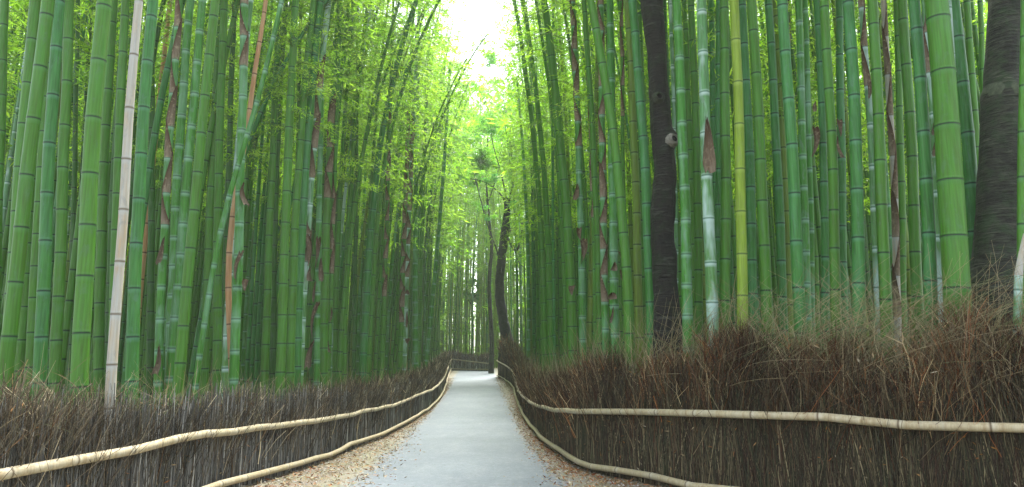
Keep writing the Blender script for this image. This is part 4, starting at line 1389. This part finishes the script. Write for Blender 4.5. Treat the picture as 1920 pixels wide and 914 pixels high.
# the rest: one mass of stems, one mass of leaves
TH_V, TH_F, TH_C, TH_M = [], [], [], []
LF_V, LF_F, LF_C = [], [], []
off = 0; offl = 0
kinds = ['g', 't', 'b', 'w', 'p', 'o', 'n', 'y']
prof = {}
for v in range(NV):
    s = [0.0]; bl = [0]; dk = [0]
    t = .1
    r3 = np.random.default_rng(v)
    while t < VAR[v][1] - .6:
        t += .30 * r3.uniform(.9, 1.1)
        for ds, q, b, d in NODE_LO:
            s.append(t + ds); bl.append(b); dk.append(d)
    prof[v] = (np.array(s), np.array(bl), np.array(dk))
LOWC = []
for v in range(NV):
    LOWC.append((plume(VAR[v][0], 5.0, VAR[v][1], 46, 1000, 600 + v, leaf=(.17, .031), blen=(.6, 1.9), stems=False),
                 plume(VAR[v][0], 4.6, VAR[v][1], 34, 300, 640 + v, leaf=(.34, .070), blen=(.6, 2.0), stems=False)))
LOWY = [plume(grow_axis(9, .02, .05, 800 + q), .8, 8.0, 30, 300, 810 + q, leaf=(.30, .06), blen=(.4, 1.3), stems=False) for q in range(2)]
for i, it in enumerate(items):
    if i in chosen: continue
    x, y, v, ang, sc_, r, kd = it[:7]
    d_ = math.hypot(x, y)
    s, bl, dk = prof[v]
    if d_ > 34:
        s = s[::3]; bl = bl[::3] * 0; dk = dk[::3] * 0
    P = world_axis(it, s)
    R = r * sc_ * (1 - .6 * (s / VAR[v][1]) ** 1.3)
    ns = 6 if d_ < 30 else 4
    V, Fc = tubes(P[None], R[None], ns)
    TH_V.append(V); TH_F.append(Fc + off); off += len(V)
    TH_C.append(np.repeat(np.stack([bl, dk, np.full(len(s), rr.random())], 1), ns, 0))
    TH_M.append(np.full(len(Fc), kinds.index(kd)))
    if y > 47 and -26 < x < 24 and not (sc_ > 1.7 and rr.random() < .55) and (rr.random() < .9 or y < 56):      # the bright clearing beyond the bend: low young growth only
        V, Fc, cc = LOWY[v % 2]
        W = V + np.array((x, y, g(y)))
        LF_V.append(W.astype(np.float32)); LF_F.append(Fc + offl); offl += len(V); LF_C.append((cc * rr.uniform(.9, 1.2)).astype(np.float32))
        continue
    if 22 < y < 47 and -9 < x < 7 and rr.random() < .45: continue
    if (abs(x) > 12 or y < 22) and rr.random() < .6: continue
    lc = LOWC[v][0 if d_ < 32 else 1]
    if y < 30 and abs(x) > 16 and rr.random() < .3: lc = LOWC[v][1]
    V, Fc, cc = lc
    a = ang + rr.uniform(-.1, .1)
    c_, s_ = math.cos(a), math.sin(a)
    W = np.stack([x + sc_ * (V[:, 0] * c_ - V[:, 1] * s_), y + sc_ * (V[:, 0] * s_ + V[:, 1] * c_), g(y) + sc_ * V[:, 2]], 1)
    LF_V.append(W.astype(np.float32)); LF_F.append(Fc + offl); offl += len(V); LF_C.append((cc * rr.uniform(.85, 1.2)).astype(np.float32))
me = mesh_np('bamboo_thicket', np.concatenate(TH_V), np.concatenate(TH_F), cols=np.concatenate(TH_C), cname='nd')
for kk in kinds: me.materials.append(M[kk])
me.polygons.foreach_set('material_index', np.concatenate(TH_M).astype(np.int32))
tag(link('bamboo_thicket', me), 'dense mass of slender green stems filling the grove behind', 'bamboo thicket', kind='stuff')
me = mesh_np('bamboo_canopy', np.concatenate(LF_V), np.concatenate(LF_F), cols=np.concatenate(LF_C))
tag(link('bamboo_canopy', me, M['leaf']), 'feathery yellow green leaf canopy high over the grove', 'leaf canopy', kind='stuff')
print('leaf quads', len(me.polygons), 'stem quads', sum(len(f) for f in TH_F))

# ------------------------------------------------------------------ haze
HAZE = 0.0010
if HAZE:
    bm_v = [(sx, sy, sz) for sx in (-110, 110) for sy in (-12, 130) for sz in (-2, 22)]
    Fc = [(0, 1, 3, 2), (4, 6, 7, 5), (0, 4, 5, 1), (2, 3, 7, 6), (0, 2, 6, 4), (1, 5, 7, 3)]
    me = mesh_np('haze', bm_v, Fc, smoothf=False)
    m, nt, out = mat('haze')
    pv = nt.nodes.new('ShaderNodeVolumePrincipled')
    pv.inputs['Color'].default_value = (.93, .99, .90, 1)
    pv.inputs['Density'].default_value = HAZE
    pv.inputs['Anisotropy'].default_value = .3
    nt.links.new(pv.outputs[0], out.inputs['Volume'])
    tag(link('haze', me, m), kind='stuff')
